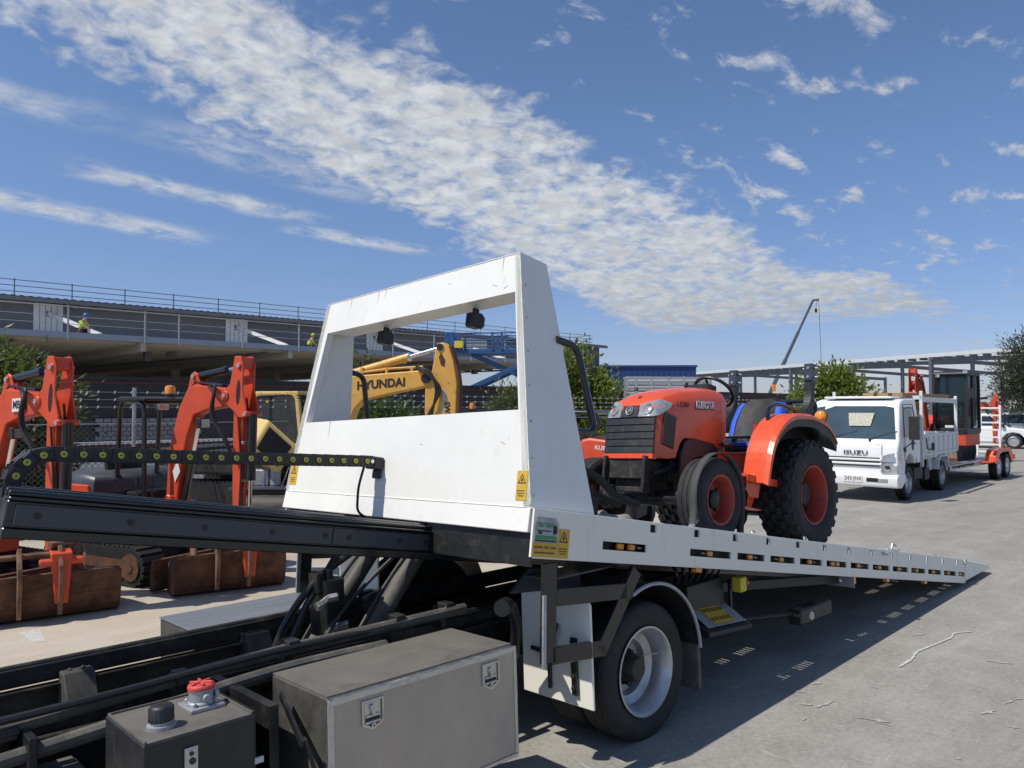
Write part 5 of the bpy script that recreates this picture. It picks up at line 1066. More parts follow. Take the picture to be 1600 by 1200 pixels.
m=MB(); m.tube([(0,0,0),(-.25,-.1,1.2)],.018,6); m.tube([(.3,.1,0),(.1,-.1,1.15)],.018,6); m.tube([(.5,.3,0),(.4,.2,1.1)],.018,6); m.build('handle','timber',t); m=MB(); m.box(-.3,-.2,-.14,-.06,1.1,1.25); m.build('tool_head','black_steel',t)
# ------------------------------------------------------------------ plant trailer with mini excavator
TL=TR(W(19.7,5.95))@RZ(YAW+1)
tl=thing('plant_trailer','silver plant trailer with orange mudguards and white loading ramps upright, carrying a mini excavator','trailer',TL@TR((3,.95,0)))
LO=TR((-3,-.95,0))
def L_(): return MB(LO)
m=L_(); m.box(.0,5.0,.02,.10,.40,.52); m.box(.0,5.0,1.80,1.88,.40,.52); m.box(0,.08,.1,1.8,.40,.52); m.box(4.92,5,.1,1.8,.40,.52)
for k in range(8): m.box(.5+.55*k,.56+.55*k,.1,1.8,.42,.47)
m.bar((.02,.1,.46),(-1.1,.95,.46),.07,.08); m.bar((.02,1.8,.46),(-1.1,.95,.46),.07,.08); m.box(-1.35,-1.05,.89,1.01,.42,.50)
fr=m.build('frame','alloy',tl,bev=.005)
m=L_(); m.box(.08,4.92,.1,1.8,.475,.49); m.build('deck','galv',fr)
text('lettering','Coolmate',.13,'ink',fr,LO@TF((.75,.016,.455),(1,0,0),(0,0,1)),.001,.002,1.1) if 0 else None
m=L_()
random.seed(5); x=.15
while x<1.9: 
    w=random.uniform(.03,.09); m.box(x,x+w,.012,.019,.43+random.uniform(-.005,.02),.49); x+=w+random.uniform(.02,.05)
m.build('side_script','ink',fr)
for y,o in((-.10,-1),(2.0,1)):
    for x in(3.33,4.15):
        m=L_(); m.lathe(tyre_prof(.325,.2,.2,.03,3,.006),(x,y,.325),'y',36,closed=True); w=m.build('wheel','rubber_dark',tl)
        m=L_(); m.lathe([(.205,o*.085),(.195,o*.09),(.18,o*.05),(.17,o*.02),(.12,o*.045),(.07,o*.05),(.06,o*.09),(0,o*.09)],(x,y,.325),'y',28); m.build('rim','white_car',w)
        m=L_()
        for k in range(6): a=2*pi*k/6; m.cyl((x+.10*math.cos(a),y+o*.045,.325+.10*math.sin(a)),(x+.10*math.cos(a),y+o*.055,.325+.10*math.sin(a)),.022,n=8)
        m.build('rim_hole','ink',w)
    m=L_(); P=[(2.86,.44),(2.90,.62),(3.02,.76),(3.2,.80),(4.28,.80),(4.45,.76),(4.56,.62),(4.60,.40),(4.56,.40),(4.52,.60),(4.43,.72),(4.27,.765),(3.21,.765),(3.05,.72),(2.94,.60),(2.90,.44)]
    ys=(y-.12,y+.12); m.prism(P,'y',*ys); yi=ys[0] if y<1 else ys[1]; m.prism([(2.86,.44),(2.90,.62),(3.02,.76),(3.2,.80),(4.28,.80),(4.45,.76),(4.56,.62),(4.6,.4),(4.47,.4),(4.15,.70),(3.33,.70),(3.0,.40)],'y',yi-.004,yi+.004)
    m.box(2.45,2.9,y-.1,y+.1,.46,.50); m.build('mudguard','orange',tl,bev=.004)
for y in(.18,1.16):
    m=L_(); 
    for yy in(y,y+.56): m.bar((5.02,yy,.46),(5.10,yy,1.93),.05,.06)
    for k in range(7): m.bar((5.04+.01*k,y,.62+.205*k),(5.04+.01*k,y+.56,.62+.205*k),.04,.045)
    m.build('loading_ramp','white_car',tl,bev=.004)
m=L_(); m.box(4.99,5.03,-.18,-.02,.45,.58); m.build('tail_lamp','red_lens',tl)
ex=excavator('mini_excavator','orange mini excavator with glazed black cab, loaded on the plant trailer',TR(W(22.55,6.98,.49))@RZ(YAW+181),g=GT,bw=0,canopy=False,cab=True,group='orange mini excavators in the yard',om='orange_old',bmod='rust_dust',swing=(0,-.25))
excavator('mini_excavator','orange mini excavator whose raised arm shows between the black cab and the dark tree',place(15.15,27.2,-28),group='orange mini excavators in the yard',bw=.8,canopy=False)
# ------------------------------------------------------------------ white parked cars
def car(label,M,pick=False):
    t=thing('parked_car',label,'car',M,'white cars parked at the far right')
    m=MB(); m.prism([(-2.35,.45),(-2.42,.75),(-2.36,1.02),(-1.0,1.06),(1.05,1.08),(2.05,.98),(2.38,.85),(2.42,.5),(2.30,.32),(1.95,.32),(1.9,.55),(1.72,.74),(1.45,.80),(1.18,.74),(1.0,.55),(.95,.30),(-1.05,.30),(-1.1,.55),(-1.28,.74),(-1.55,.80),(-1.82,.74),(-2.0,.55),(-2.05,.38)],'y',-.93,.93); b=m.build('body','white_car',t,bev=.06,seg=3,smooth=40)
    m=MB(); xr=-2.2 if not pick else -.6
    m.hexa([(xr,-.86,1.04),(1.25,-.86,1.06),(1.25,.86,1.06),(xr,.86,1.04)],[(xr+.3,-.68,1.74),(.35,-.68,1.76),(.35,.68,1.76),(xr+.3,.68,1.74)]); r=m.build('cabin','white_car',b,bev=.05,seg=3,smooth=40)
    for s in(-1,1):
        m=MB(); L=lambda x,z:(x,s*(.872-(z-1.05)*.257),z)
        for x0,x1,xa,xb in((xr+.22,(-.5 if not pick else .0),xr+.38,(-.5 if not pick else .0)),((-.42 if not pick else .08),1.02,(-.42 if not pick else .08),.42)): m.add([L(x0,1.14),L(x1,1.14),L(xb,1.62),L(xa,1.62)],[(0,1,2,3)])
        m.build('side_window','glass',r,norm=False)
    m=MB(); m.add([(1.215,-.76,1.12),(1.215,.76,1.12),(.46,.63,1.68),(.46,-.63,1.68)],[(0,1,2,3)]); m.v=[(a+.02,b_,c+.03) for a,b_,c in m.v]; m.build('windscreen','glass',r,norm=False)
    for s in(-1,1):
        m=MB(); m.hexa([(2.2,.55*s,.72),(2.41,.55*s,.72),(2.30,.93*s,.72),(2.0,.94*s,.74)],[(2.2,.55*s,.88),(2.36,.55*s,.87),(2.24,.92*s,.90),(1.95,.94*s,.95)]); m.build('headlight','lens',b,bev=.01)
        m=MB(); m.box(.95,1.1,min(.9*s,1.08*s),max(.9*s,1.08*s),1.08,1.25); m.build('mirror','plastic_black',t,bev=.03)
        for x in(-1.55,1.45):
            y=.82*s; m=MB(); m.lathe(tyre_prof(.37,.24,.22,.03),(x,y,.37),'y',30,closed=True); w=m.build('wheel','rubber_dark',t); m=MB(); m.lathe([(.245,s*.09),(.22,s*.10),(.20,s*.04),(.06,s*.06),(0,s*.06)],(x,y,.37),'y',24); m.build('rim','alloy',w)
    m=MB(); m.box(2.36,2.43,-.5,.5,.58,.80); m.box(2.36,2.44,-.7,.7,.36,.46); m.build('grille','plastic_black',b,bev=.01)
    if pick: m=MB(); m.box(-2.3,-.65,-.8,.8,1.03,1.055); m.build('tub_cover','plastic_black',t)
car('white utility car with its nose just behind the white trailer ramp',place(22.0,36.0,-38)@Matrix.Scale(.9,4),True)
car('white four wheel drive car parked furthest right at the picture edge',place(26.8,38.8,-50)@Matrix.Scale(.92,4))
# ------------------------------------------------------------------ ground
def groundmat(name,c1,c2,c3,sc1,gr=1.):
    m=bpy.data.materials.new(name); m.use_nodes=True; nt=m.node_tree;N=nt.nodes;L=nt.links; b=N['Principled BSDF']; b.inputs['Roughness'].default_value=.88; b.inputs['Specular IOR Level'].default_value=.3
    tc=N.new('ShaderNodeTexCoord'); mp=N.new('ShaderNodeMapping'); mp.inputs['Rotation'].default_value=(0,0,R(-YAW)); L.new(tc.outputs['Object'],mp.inputs[0])
    def noise(s,d=6,r=.6,v=None,sc_=None):
        n=N.new('ShaderNodeTexNoise'); n.inputs['Scale'].default_value=s;n.inputs['Detail'].default_value=d;n.inputs['Roughness'].default_value=r
        if sc_:
            q=N.new('ShaderNodeMapping'); q.inputs['Scale'].default_value=sc_; L.new(mp.outputs[0],q.inputs[0]); L.new(q.outputs[0],n.inputs['Vector'])
        else: L.new(mp.outputs[0],n.inputs['Vector'])
        return n.outputs['Fac']
    def mr(v,a,c,lo=0,hi=1):
        q=N.new('ShaderNodeMapRange'); q.inputs['From Min'].default_value=a;q.inputs['From Max'].default_value=c;q.inputs['To Min'].default_value=lo;q.inputs['To Max'].default_value=hi; L.new(v,q.inputs['Value']); return q.outputs[0]
    def mix(f,a,c):
        q=N.new('ShaderNodeMix'); q.data_type='RGBA'
        L.new(f,q.inputs['Factor'])
        for k,x in(('A',a),('B',c)):
            if isinstance(x,tuple): q.inputs[k].default_value=(*x,1)
            else: L.new(x,q.inputs[k])
        return q.outputs['Result']
    col_=mix(mr(noise(sc1,8,.65),.35,.65),c1,c2)
    col_=mix(mr(noise(.35,6,.7),.5,.68,0,.75),col_,c3)
    col_=mix(mr(noise(1.5,8,.75,sc_=(.25,1.6,1)),.52,.72,0,.55),col_,tuple(x*1.35 for x in c2))
    col_=mix(mr(noise(3.,10,.8,sc_=(1,.5,1)),.60,.70,0,.6),col_,tuple(x*.55 for x in c1))
    col_=mix(mr(noise(90,3,.5),.4,.75,0,.35*gr),col_,tuple(x*.6 for x in c1))
    v=N.new('ShaderNodeTexVoronoi'); v.inputs['Scale'].default_value=1.3; 
    L.new(mp.outputs[0],v.inputs['Vector'])
    # pale scuffs: thin anisotropic scratches
    col_=mix(mr(noise(4.,6,.75,sc_=(.5,5,1)),.62,.68,0,.7),col_,(.44,.43,.40))
    col_=mix(mr(noise(6.,5,.7,sc_=(3.2,.6,1)),.635,.68,0,.6),col_,(.44,.43,.40))
    col_=mix(mr(noise(26,8,.8),.42,.62,0,.38*gr),col_,tuple(x*1.4 for x in c2))
    col_=mix(mr(noise(38,8,.8,sc_=(1,.6,1)),.55,.66,0,.5*gr),col_,tuple(x*.45 for x in c1))
    col_=mix(mr(noise(.8,4,.6,sc_=(.12,1,1)),.5,.7,0,.30),col_,tuple(x*.6 for x in c1))
    L.new(col_,b.inputs['Base Color'])
    bp=N.new('ShaderNodeBump'); bp.inputs['Strength'].default_value=.35; bp.inputs['Distance'].default_value=.01; L.new(noise(60,6,.7),bp.inputs['Height']); L.new(bp.outputs[0],b.inputs['Normal'])
    MATS[name]=m
groundmat('asphalt',(.228,.218,.192),(.315,.302,.268),(.185,.178,.158),2.2)
groundmat('concrete',(.40,.345,.265),(.47,.415,.335),(.31,.265,.205),1.2,.35)
m=MB(); s=900; m.add([(-s,-s,0),(s,-s,0),(s,s,0),(-s,s,0)],[(0,1,2,3)]); tag(m.build('ground','asphalt',norm=False),kind='structure')
m=MB(BF); m.add([(-60,5.0,.004),(5,5.2,.004),(10,7.3,.004),(40,12,.004),(120,24,.004),(120,130,.004),(-60,130,.004)],[tuple(range(7))]); tag(m.build('concrete_yard','concrete',norm=False),kind='structure')
# chalk squiggle and painted tick on the ground
random.seed(8)
def groundline(pts,w,name,label,cat,matn):
    m=MB(); P=fillet([(x,y,.006) for x,y in pts],.1,3); 
    L_=[];R_=[]
    for i,p in enumerate(P):
        d=(P[min(i+1,len(P)-1)]-P[max(i-1,0)]).normalized(); n=Vector((-d.y,d.x,0)); j=random.uniform(.5,1.3)*w; L_.append(p+n*j*.5);R_.append(p-n*j*.5)
    vs=[tuple(p) for p in L_+R_]; k=len(P); m.add(vs,[(i,i+1,k+i+1,k+i) for i in range(k-1)]); o=m.build(name,matn,norm=False); tag(o,label,cat); return o
groundline([(2.796,5.604),(3.0,5.80),(3.086,5.937),(3.424,6.192),(3.60,6.33),(3.655,6.435),(3.836,6.471)],.022,'chalk_line','pale wavy chalk line scrawled on the grey ground at right','marking','chalk')
random.seed(21); m=MB()
for k in range(30):
    x=random.uniform(1.3,4.6); y=random.uniform(4.0,4.75)+ (random.random()**3)*2.5; a=random.choice((.55,.75,-.5,2.3,.6))+random.uniform(-.3,.3); l=random.uniform(.05,.22)*random.choice((.5,1,1)); w=random.uniform(.006,.026)
    n=6; top=[];bot=[]
    for i in range(n+1):
        t=(i/n-.5)*l; j=random.uniform(.1,1)*w*(1-(2*i/n-1)**2*.8); c=random.uniform(-.006,.006)
        top.append((x+t*math.cos(a)-(c+j)*math.sin(a),y+t*math.sin(a)+(c+j)*math.cos(a),.005)); bot.append((x+t*math.cos(a)-(c-j)*math.sin(a),y+t*math.sin(a)+(c-j)*math.cos(a),.005))
    m.add(top+bot,[(i,i+1,n+2+i,n+1+i) for i in range(n)])
tag(m.build('ground_scuffs','scuff',norm=False),'pale scuffs scraped into the grey ground at lower right','scuff marks',kind='stuff')
groundline([(-4.05,6.50),(-3.78,6.20)],.16,'paint_tick','short pale paint mark on the tan concrete beside the rusty bucket','marking','chalk')
# ------------------------------------------------------------------ warehouse being built
B0=BF@TR((20,45,0)); wh=thing('warehouse','long grey warehouse under construction with open deck, pale panels and roof guard rails','building',B0)
def H(): return MB(TR((-20,-45,0)))
m=H(); m.box(-45,45,41.5,41.62,5.20,5.50); m.build('slab_fascia','fascia',wh)
m=H(); m.box(-45,45,41.63,100,5.32,5.49); sl=m.build('deck_slab','soffit',wh)
m=H()
for k in range(11): x=-44+8.2*k; m.box(x-.14,x+.14,41.7,100,4.75,5.319)
for k in range(38): v=42.4+1.5*k; m.box(-45,45,v-.05,v+.05,5.10,5.318)
m.build('soffit_beam','soffit',sl)
m=H()
for k in range(7):
    x=-33+12.6*k; m.tube([(x+3,42,5.02),(x-4,99,5.0)],.07,6)
    m.box(x-2-.18,x-2+.18,47,47.4,4.55,5.1); m.box(x-1,x-.5,46.7,47.1,4.9,5.15)
m.build('service_pipe','wall_grey',sl)
m=H()
for k in range(11):
    for v in(60,80,99): x=-44+8.2*k; m.box(x-.25,x+.25,v-.25,v+.25,0,4.75)
m.build('column','soffit',wh)
m=H(); m.box(-45,56,47.0,47.3,5.50,7.50)
w=m.build('upper_wall','wall_grey',wh)
m=H()
for k in range(100): x=-44.8+1.0*k; m.box(x,x+.04,46.985,46.999,5.5,7.48)
m.build('cladding_rib','wall_grey',w)
m=H(); 
n=505; vs=[]
for k in range(n+1):
    x=-45+.2*k; z=7.60+(.045 if k%2 else 0); vs+= [(x,45.9,z),(x,60,z+.9)]
m.add(vs,[(2*k,2*k+1,2*k+3,2*k+2) for k in range(n)]); r=m.build('roof_sheet','galv',wh,smooth=None,norm=False)
m=H(); m.box(-45,56,45.95,46.05,7.38,7.585); m.box(-45,56,46.06,46.99,7.50,7.56); m.build('eave_beam','wall_grey',wh)
m=H()
for k in range(67): x=-44.5+1.5*k; m.box(x,x+.1,46.0,46.98,7.40,7.49)
m.build('eave_bracket','wall_grey',wh)
for x0,x1 in((-21.2,-19.8),(-11,-9.5),(-.6,.8),(9.54,10.93),(19.93,21.34),(30.2,31.55),(38.0,41.7),(47,48.4)):
    m=H(); m.box(x0,x1,46.93,46.98,5.5,7.42); pn=m.build('pale_panel','panel_pale',wh)
    m=H()
    for k in range(1,5): m.box(x0+(x1-x0)*k/5-.012,x0+(x1-x0)*k/5+.012,46.92,46.929,5.5,7.42)
    m.build('panel_joint','wall_grey',pn)
    xm=x0+.72; m=H(); m.box(xm-.12,xm+.12,46.85,46.92,6.75,7.0); m.build('hatch','ink',pn)
    m=H(); m.bar((xm,46.85,6.90),(xm+1.5,43.2,5.60),.20,.20); m.build('raking_brace','white_car',wh)
    m=H(); m.lathe([(0,0),(.16,.0),(.10,.14),(0,.16)],(x1+.5,46.7,7.2),'z',14); m.cyl((x1+.5,46.7,7.36),(x1+.5,46.7,7.45),.04,n=8); m.build('high_bay_lamp','lens',wh)
# roof and deck guard rails
m=H()
for z in(8.42,8.12,7.82): m.tube([(-45,46.1,z+.03),(54,46.1,z)],.022,5)
for k in range(38): x=-44.5+2.65*k; m.cyl((x,46.1,7.62),(x,46.1,8.5),.028,n=6)
m.tube([(53.6,46.1,8.42),(53.6,52,8.42)],.022,5); m.tube([(53.6,46.1,8.1),(53.6,52,8.1)],.022,5)
m.build('roof_guard_rail','frame_steel',wh)
m=H()
for z,rr in((6.72,.028),(6.25,.016),(5.88,.016)): m.tube([(-45,41.4,z),(45,41.4,z)],rr,5)
m.build('deck_guard_rail','galv',wh)
m=H()
for x in(-40,-36,-32,-28,-24,-20,-16,-12,-8,-4,0,3.2,6.5,9.865,13.376,15.08,18.54,21.98,25.3,28.65,32,35.3,38.6,42,45): m.box(x-.035,x+.035,41.36,41.44,5.15,6.78)
m.build('rail_post','galv',wh)
# hoarding with block pattern
hd=thing('hoarding','dark charcoal site hoarding with a block patterned panel under the warehouse deck','fence',BF@TR((14,30,0)))
m=MB(TR((-14,-30,0))); m.box(-30,62,30,30.15,0,2.98); m.build('panel','dark_wall',hd)
m=MB(TR((-14,-30,0))); m.box(-30,62,29.96,29.995,2.72,2.80); m.build('maroon_band','maroon',hd)
m=MB(TR((-14,-30,0)))
for j in range(9):
    for k in range(14): x=8.05+k*.26+(.13 if j%2 else 0); m.box(x,x+.235,29.90,29.95,.05+.16*j,.19+.16*j)
m.build('block_panel','wall_grey',hd)
# low wall
lw=thing('low_wall','low maroon wall with white capping behind the wire fence','wall',BF@TR((5.3,17,0)))
m=MB(TR((-5.3,-17,0))); m.box(-6,9.5,17,17.12,.0,1.10); m.build('wall','panel_pale',lw)
m=MB(TR((-5.3,-17,0))); m.box(-6,9.5,16.95,16.995,1.0,1.115); m.build('maroon_stripe','maroon',lw)
m=MB(TR((-5.3,-17,0))); m.box(-6,9.5,16.94,17.16,1.118,1.17); m.build('capping','white_car',lw)
# chain wire fence
fe=thing('wire_fence','chain wire fence with three strands of barbed wire behind the excavators','fence',BF@TR((8,13,0)))
FO=TR((-8,-13,0)); m=MB(FO)
def wire(m,p,q,w):
    p=Vector(p);q=Vector(q);d=(q-p).normalized();n=Vector((0,1,0)).cross(d)*w
    m.add([tuple(p-n),tuple(p+n),tuple(q+n),tuple(q-n)],[(0,1,2,3)])
x0,x1,h=-8,14,1.55
k=0
while x0+k*.085<x1+h:
    a=x0+k*.085-h
    xa=max(a,x0); xb=min(a+h,x1)
    if xb>xa: wire(m,(xa,13,.03+xa-a),(xb,13,.03+xb-a),.0035); wire(m,(xa,13.006,.03+h-(xa-a)),(xb,13.006,.03+h-(xb-a)),.0035)
    k+=1
m.build('chain_wire','frame_steel',fe,norm=False)
m=MB(FO)
for x in(-7.9,-5.2,-2.5,.2,3.15,6.7,10,13.9): m.cyl((x,13.03,0),(x,13.03,1.62),.024,n=8)
m.cyl((4.07,13.05,0),(4.07,13.05,2.19),.03,n=8); m.build('fence_post','galv',fe)
for z in(2.112,1.996,1.88,1.62):
    m=MB(FO); m.tube([(-8,13,z),(30,13,z)],.005 if z>1.7 else .012,4)
    if z>1.7:
        for k in range(150): x=-8+.24*k; m.tube([(x,12.97,z-.018),(x+.015,13.03,z+.018)],.006,4); m.tube([(x+.02,12.98,z+.018),(x,13.02,z-.018)],.006,4)
    m.build('barbed_wire' if z>1.7 else 'top_rail','galv',fe)
# ------------------------------------------------------------------ scissor lift
SL=place(-.1,45,-8); sf=thing('scissor_lift','blue scissor lift raised high beside the warehouse deck','scissor lift',SL)
m=MB(); m.box(-3.6,2.4,-1.0,1.0,4.95,5.18); m.build('platform','blue_lift',sf,bev=.02)
for y in(-1,1):
    m=MB()
    for z in(6.15,5.75,5.35): m.tube([(-2.9,y,z),(2.4,y,z)],.04,6)
    for x in(-3.5,-2.9,-.9,-.35,1.3,1.9,2.4): m.box(x-.06,x+.06,y-.05,y+.05,5.18,6.2)
    m.build('guard_rail','blue_lift',sf)
m=MB(); m.hexa([(-3.75,-1.05,5.1),(-2.95,-1.05,5.1),(-2.95,1.05,5.1),(-3.75,1.05,5.1)],[(-3.75,-1.05,6.25),(-3.2,-1.05,6.25),(-3.2,1.05,6.25),(-3.75,1.05,6.25)]); m.build('control_station','blue_lift',sf,bev=.05)
m=MB(); m.box(-3.1,-2.6,-1.2,-1.05,5.3,5.7); m.build('control_box','eyellow',sf)
for y in(-.75,.75):
    for j,(za,zb) in enumerate(((.9,2.9),(2.9,4.95))):
        for s in(-1,1):
            m=MB(); yy=y+.12*s*(1 if y>0 else -1); m.bar((-2.6*s,yy,za),(2.6*s,yy,zb),.12,.34,(0,1,0)) if 0 else m.bar((-2.4*s,yy,za),(2.2*s,yy,zb),.26,.10,(0,1,0)); m.build('scissor_arm','blue_lift',sf,bev=.01)
m=MB(); m.box(-2.6,2.6,-.9,.9,.45,.95); m.build('base','blue_lift',sf,bev=.03)
for x in(-2.1,2.1):
    for y in(-.85,.85): m=MB(); m.lathe(tyre_prof(.45,.25,.32,.05),(x,y,.45),'y',24,closed=True); m.build('wheel','rubber_dark',sf)
m=MB(); m.cyl((-1.2,0,1.5),(1.3,0,2.6),.13,n=12); m.build('lift_cylinder','eyellow',sf)
# ------------------------------------------------------------------ workers on the deck (crouching)
def person(label,M,helm,lean=0):
    p=thing('person',label,'person',M,'workers on the warehouse deck')
    V_=[(0,0,.30),(.02,0,.48),(.10,0,.68),(.17,0,.80),(.23,0,.90),(.26,0,.99),   # pelvis..neck, head
        (-.02,.12,.29),(.30,.17,.40),(.16,.17,.08),(.30,.17,.03),                       # left leg
        (-.02,-.12,.29),(.28,-.17,.42),(.14,-.17,.08),(.28,-.17,.03),
        (.16,.19,.76),(.32,.22,.56),(.50,.15,.44),(.56,.13,.41),
        (.16,-.19,.76),(.34,-.22,.56),(.52,-.13,.42),(.58,-.11,.39),(.28,0,1.06)]
    E_=[(0,1),(1,2),(2,3),(3,4),(4,5),(5,22),(0,6),(6,7),(7,8),(8,9),(0,10),(10,11),(11,12),(12,13),(3,14),(14,15),(15,16),(16,17),(3,18),(18,19),(19,20),(20,21)]
    Rd=[.15,.15,.16,.14,.06,.085,.10,.075,.055,.05,.10,.075,.055,.05,.075,.05,.04,.03,.075,.05,.04,.03,.09]
    def skin(name,vs,es,rs,mt,par):
        me=bpy.data.meshes.new(name); me.from_pydata(vs,es,[]); o=bpy.data.objects.new(name,me); col.objects.link(o)
        sk=o.modifiers.new('s','SKIN'); sb=o.modifiers.new('d','SUBSURF'); sb.levels=2
        lay=me.skin_vertices[0].data
        for k,r_ in enumerate(rs): lay[k].radius=(r_,r_)
        lay[0].use_root=True
        m2=bpy.data.meshes.new_from_object(o.evaluated_get(bpy.context.evaluated_depsgraph_get())); bpy.data.objects.remove(o)
        m2.materials.clear(); m2.materials.append(MATS[mt]); m2.polygons.foreach_set('use_smooth',[True]*len(m2.polygons))
        o=bpy.data.objects.new(name,m2); col.objects.link(o); o.parent=par; return o
    b=skin('body',V_,E_,Rd,'skin',p)
    idx=[0,1,2,3,14,15,18,19]; e=[(0,1),(1,2),(2,3),(3,4),(4,5),(3,6),(6,7)]
    skin('hi_vis_shirt',[V_[i] for i in idx],e,[Rd[i]*1.18 for i in idx],'hivis',b)
    idx=[0,6,7,8,10,11,12]; e=[(0,1),(1,2),(2,3),(0,4),(4,5),(5,6)]
    skin('trousers',[V_[i] for i in idx],e,[Rd[i]*1.15 for i in idx],'cloth_dark',b)
    for y in(.17,-.17):
        m=MB(); m.box(.10,.38,y-.05,y+.05,0,.09); m.build('boot','ink',b,bev=.03,seg=2)
    for y,hx in((.13,.56),(-.11,.58)):
        m=MB(); 
        for k in range(4): m.tube([(hx,y-.03+.02*k,.40),(hx+.05,y-.03+.02*k,.375),(hx+.075-.008*abs(k-1),y-.03+.02*k,.34)],[.011,.010,.008],6)
        m.tube([(hx-.01,y+.03,.40),(hx+.03,y+.045,.37)],[.012,.009],6); m.build('fingers','skin',b)
    m=MB(); m.tube([(.355,0,1.03),(.375,0,1.02)],[.02,.012],6); m.cyl((.345,.035,1.06),(.36,.035,1.06),.01,n=6); m.cyl((.345,-.035,1.06),(.36,-.035,1.06),.01,n=6); m.box(.345,.355,-.03,.03,.985,.99); m.build('face','skin',b)
    m=MB(); m.lathe([(.155,-.02),(.15,.0),(.13,.0),(.125,.06),(.09,.11),(.04,.135),(0,.14)],(.29,0,1.10),'z',20); m.build('helmet',helm,b)
    return p
Mw=BF@TR((11.1,44.1,5.50))
person('worker in lime shirt and blue helmet crouching on the warehouse deck at far left',Mw@RZ(-55)@Matrix.Scale(1.0,4),'helmet_blue')
person('worker in lime shirt bent low on the warehouse deck beside the headboard top',BF@TR((24.9,45.6,5.50))@RZ(-20),'hivis')
# ------------------------------------------------------------------ trees
def tree(name,label,loc,blobs,leaf,n,mt,trunk=None,seed=1,asp=.35,sprays=0):
    rnd=random.Random(seed); t=thing(name,label,'tree' if 'bush' not in name else 'bush',TR(loc))
    vs=[];fs=[]
    wts=[b[1][0]*b[1][1]*b[1][2] for b in blobs]
    cl=[]
    for k in range(max(10,n//26)):
        b=rnd.choices(blobs,wts)[0]
        while True:
            q=Vector((rnd.uniform(-1,1),rnd.uniform(-1,1),rnd.uniform(-1,1)))
            if .35<q.length<1: break
        q=q*(.72+.28*rnd.random())
        cl.append((Vector(b[0])+Vector((q.x*b[1][0],q.y*b[1][1],q.z*b[1][2])),q.normalized(),rnd.uniform(.6,1.3)))
    for k in range(n):
        c,out,sz=rnd.choice(cl); s=leaf*rnd.uniform(.6,1.25)
        p=c+Vector((rnd.gauss(0,1),rnd.gauss(0,1),rnd.gauss(0,1)))*leaf*1.25*sz
        d=(out*.8+Vector((rnd.gauss(0,.6),rnd.gauss(0,.6),rnd.gauss(.35,.55)))).normalized(); w=d.orthogonal().normalized(); w=(Matrix.Rotation(rnd.uniform(0,6.28),3,d)@w)
        nrm=d.cross(w); o=len(vs); h=s*asp*.5
        vs+=[tuple(p),tuple(p+d*s*.45+w*h+nrm*h*.3),tuple(p+d*s),tuple(p+d*s*.45-w*h+nrm*h*.3)]; fs.append((o,o+1,o+2,o+3))
    me=bpy.data.meshes.new('crown'); me.from_pydata(vs,[],fs); me.materials.append(MATS[mt]); o=bpy.data.objects.new('crown',me); col.objects.link(o); o.parent=t
    m=MB(); top=max(b[0][2] for b in blobs); r=trunk or .08
    for b in blobs:
        c=Vector(b[0]); m.tube([(0,0,-.05),(c.x*.15,c.y*.15,c.z*.35),(c.x*.6,c.y*.6,c.z*.7),tuple(c+Vector((0,0,b[1][2]*.4)))],[r,r*.8,r*.5,r*.15],7)
    rnd.shuffle(cl)
    for c,out,sz in cl[:60]:
        b=min(blobs,key=lambda b:(Vector(b[0])-c).length); a=Vector(b[0])*.8; m.tube([tuple(a),tuple(a.lerp(c,.5)+Vector((0,0,.05))),tuple(c)],[r*.25,r*.15,r*.06],4)
    m.build('trunk','bark',t); return t
tree('bush_tree','dense olive green bush tree rising behind the far left excavator',(-8.75,12.6,0),[((0,0,2.2),(.95,.9,.75)),((.75,-.1,1.7),(.75,.8,.8)),((-.5,0,1.2),(1.2,.8,.9)),((.5,.3,.9),(.9,.6,.8))],.17,17000,'leaf_olive',seed=2,asp=.36)
tree('tall_bush','slender light green bush tip beside the far pillar of the headboard opening',(-3.95,19.4,0),[((0,0,2.7),(.5,.4,.45)),((.1,0,1.8),(.7,.6,.7))],.17,3000,'leaf_olive',seed=3,asp=.32)
tree('round_bush','dark round bush under the yellow boom inside the headboard opening',(-3.05,18.2,0),[((0,0,1.35),(.75,.7,.72)),((-.3,.1,.8),(.7,.6,.7))],.15,6000,'leaf_mid',seed=4,asp=.3)
tree('low_bush','small bright bush in the lower right of the headboard opening',(-.05,15.6,0),[((0,0,1.75),(.45,.4,.5)),((.2,0,1.2),(.6,.5,.6))],.13,3000,'leaf_olive',seed=5,asp=.3)
tree('leafy_tree','bright leafy tree between the headboard and the blue building',(1.75,22.4,0),[((0,0,2.85),(.75,.7,.7)),((.75,.1,2.3),(.6,.6,.55)),((.3,0,1.7),(1.05,.7,.7)),((-.6,0,2.2),(.7,.6,.8))],.17,8000,'leaf_bright',seed=6,asp=.5)
tree('broad_tree','rounded bright green tree just left of the tipper truck cab',(17.0,40.5,0),[((0,0,2.9),(1.5,1.2,.95)),((-1.3,0,2.2),(.9,.9,1.0)),((1.3,.2,2.1),(1.0,.9,.75)),((0,0,1.7),(1.8,1,.9))],.25,9000,'leaf_bright',trunk=.14,seed=7,asp=.55)
tree('dark_tree','tall dark feathery tree at the right picture edge',(26.0,38.5,0),[((0,0,4.6),(1.2,1.1,1.1)),((-.6,0,3.4),(1.3,1.1,1.0)),((.7,.2,3.5),(1.6,1.2,1.1)),((0,0,2.4),(1.8,1.3,1.0)),((1.6,0,5.0),(1.0,1,1.0))],.24,13000,'leaf_pine',trunk=.18,seed=9,asp=.22)
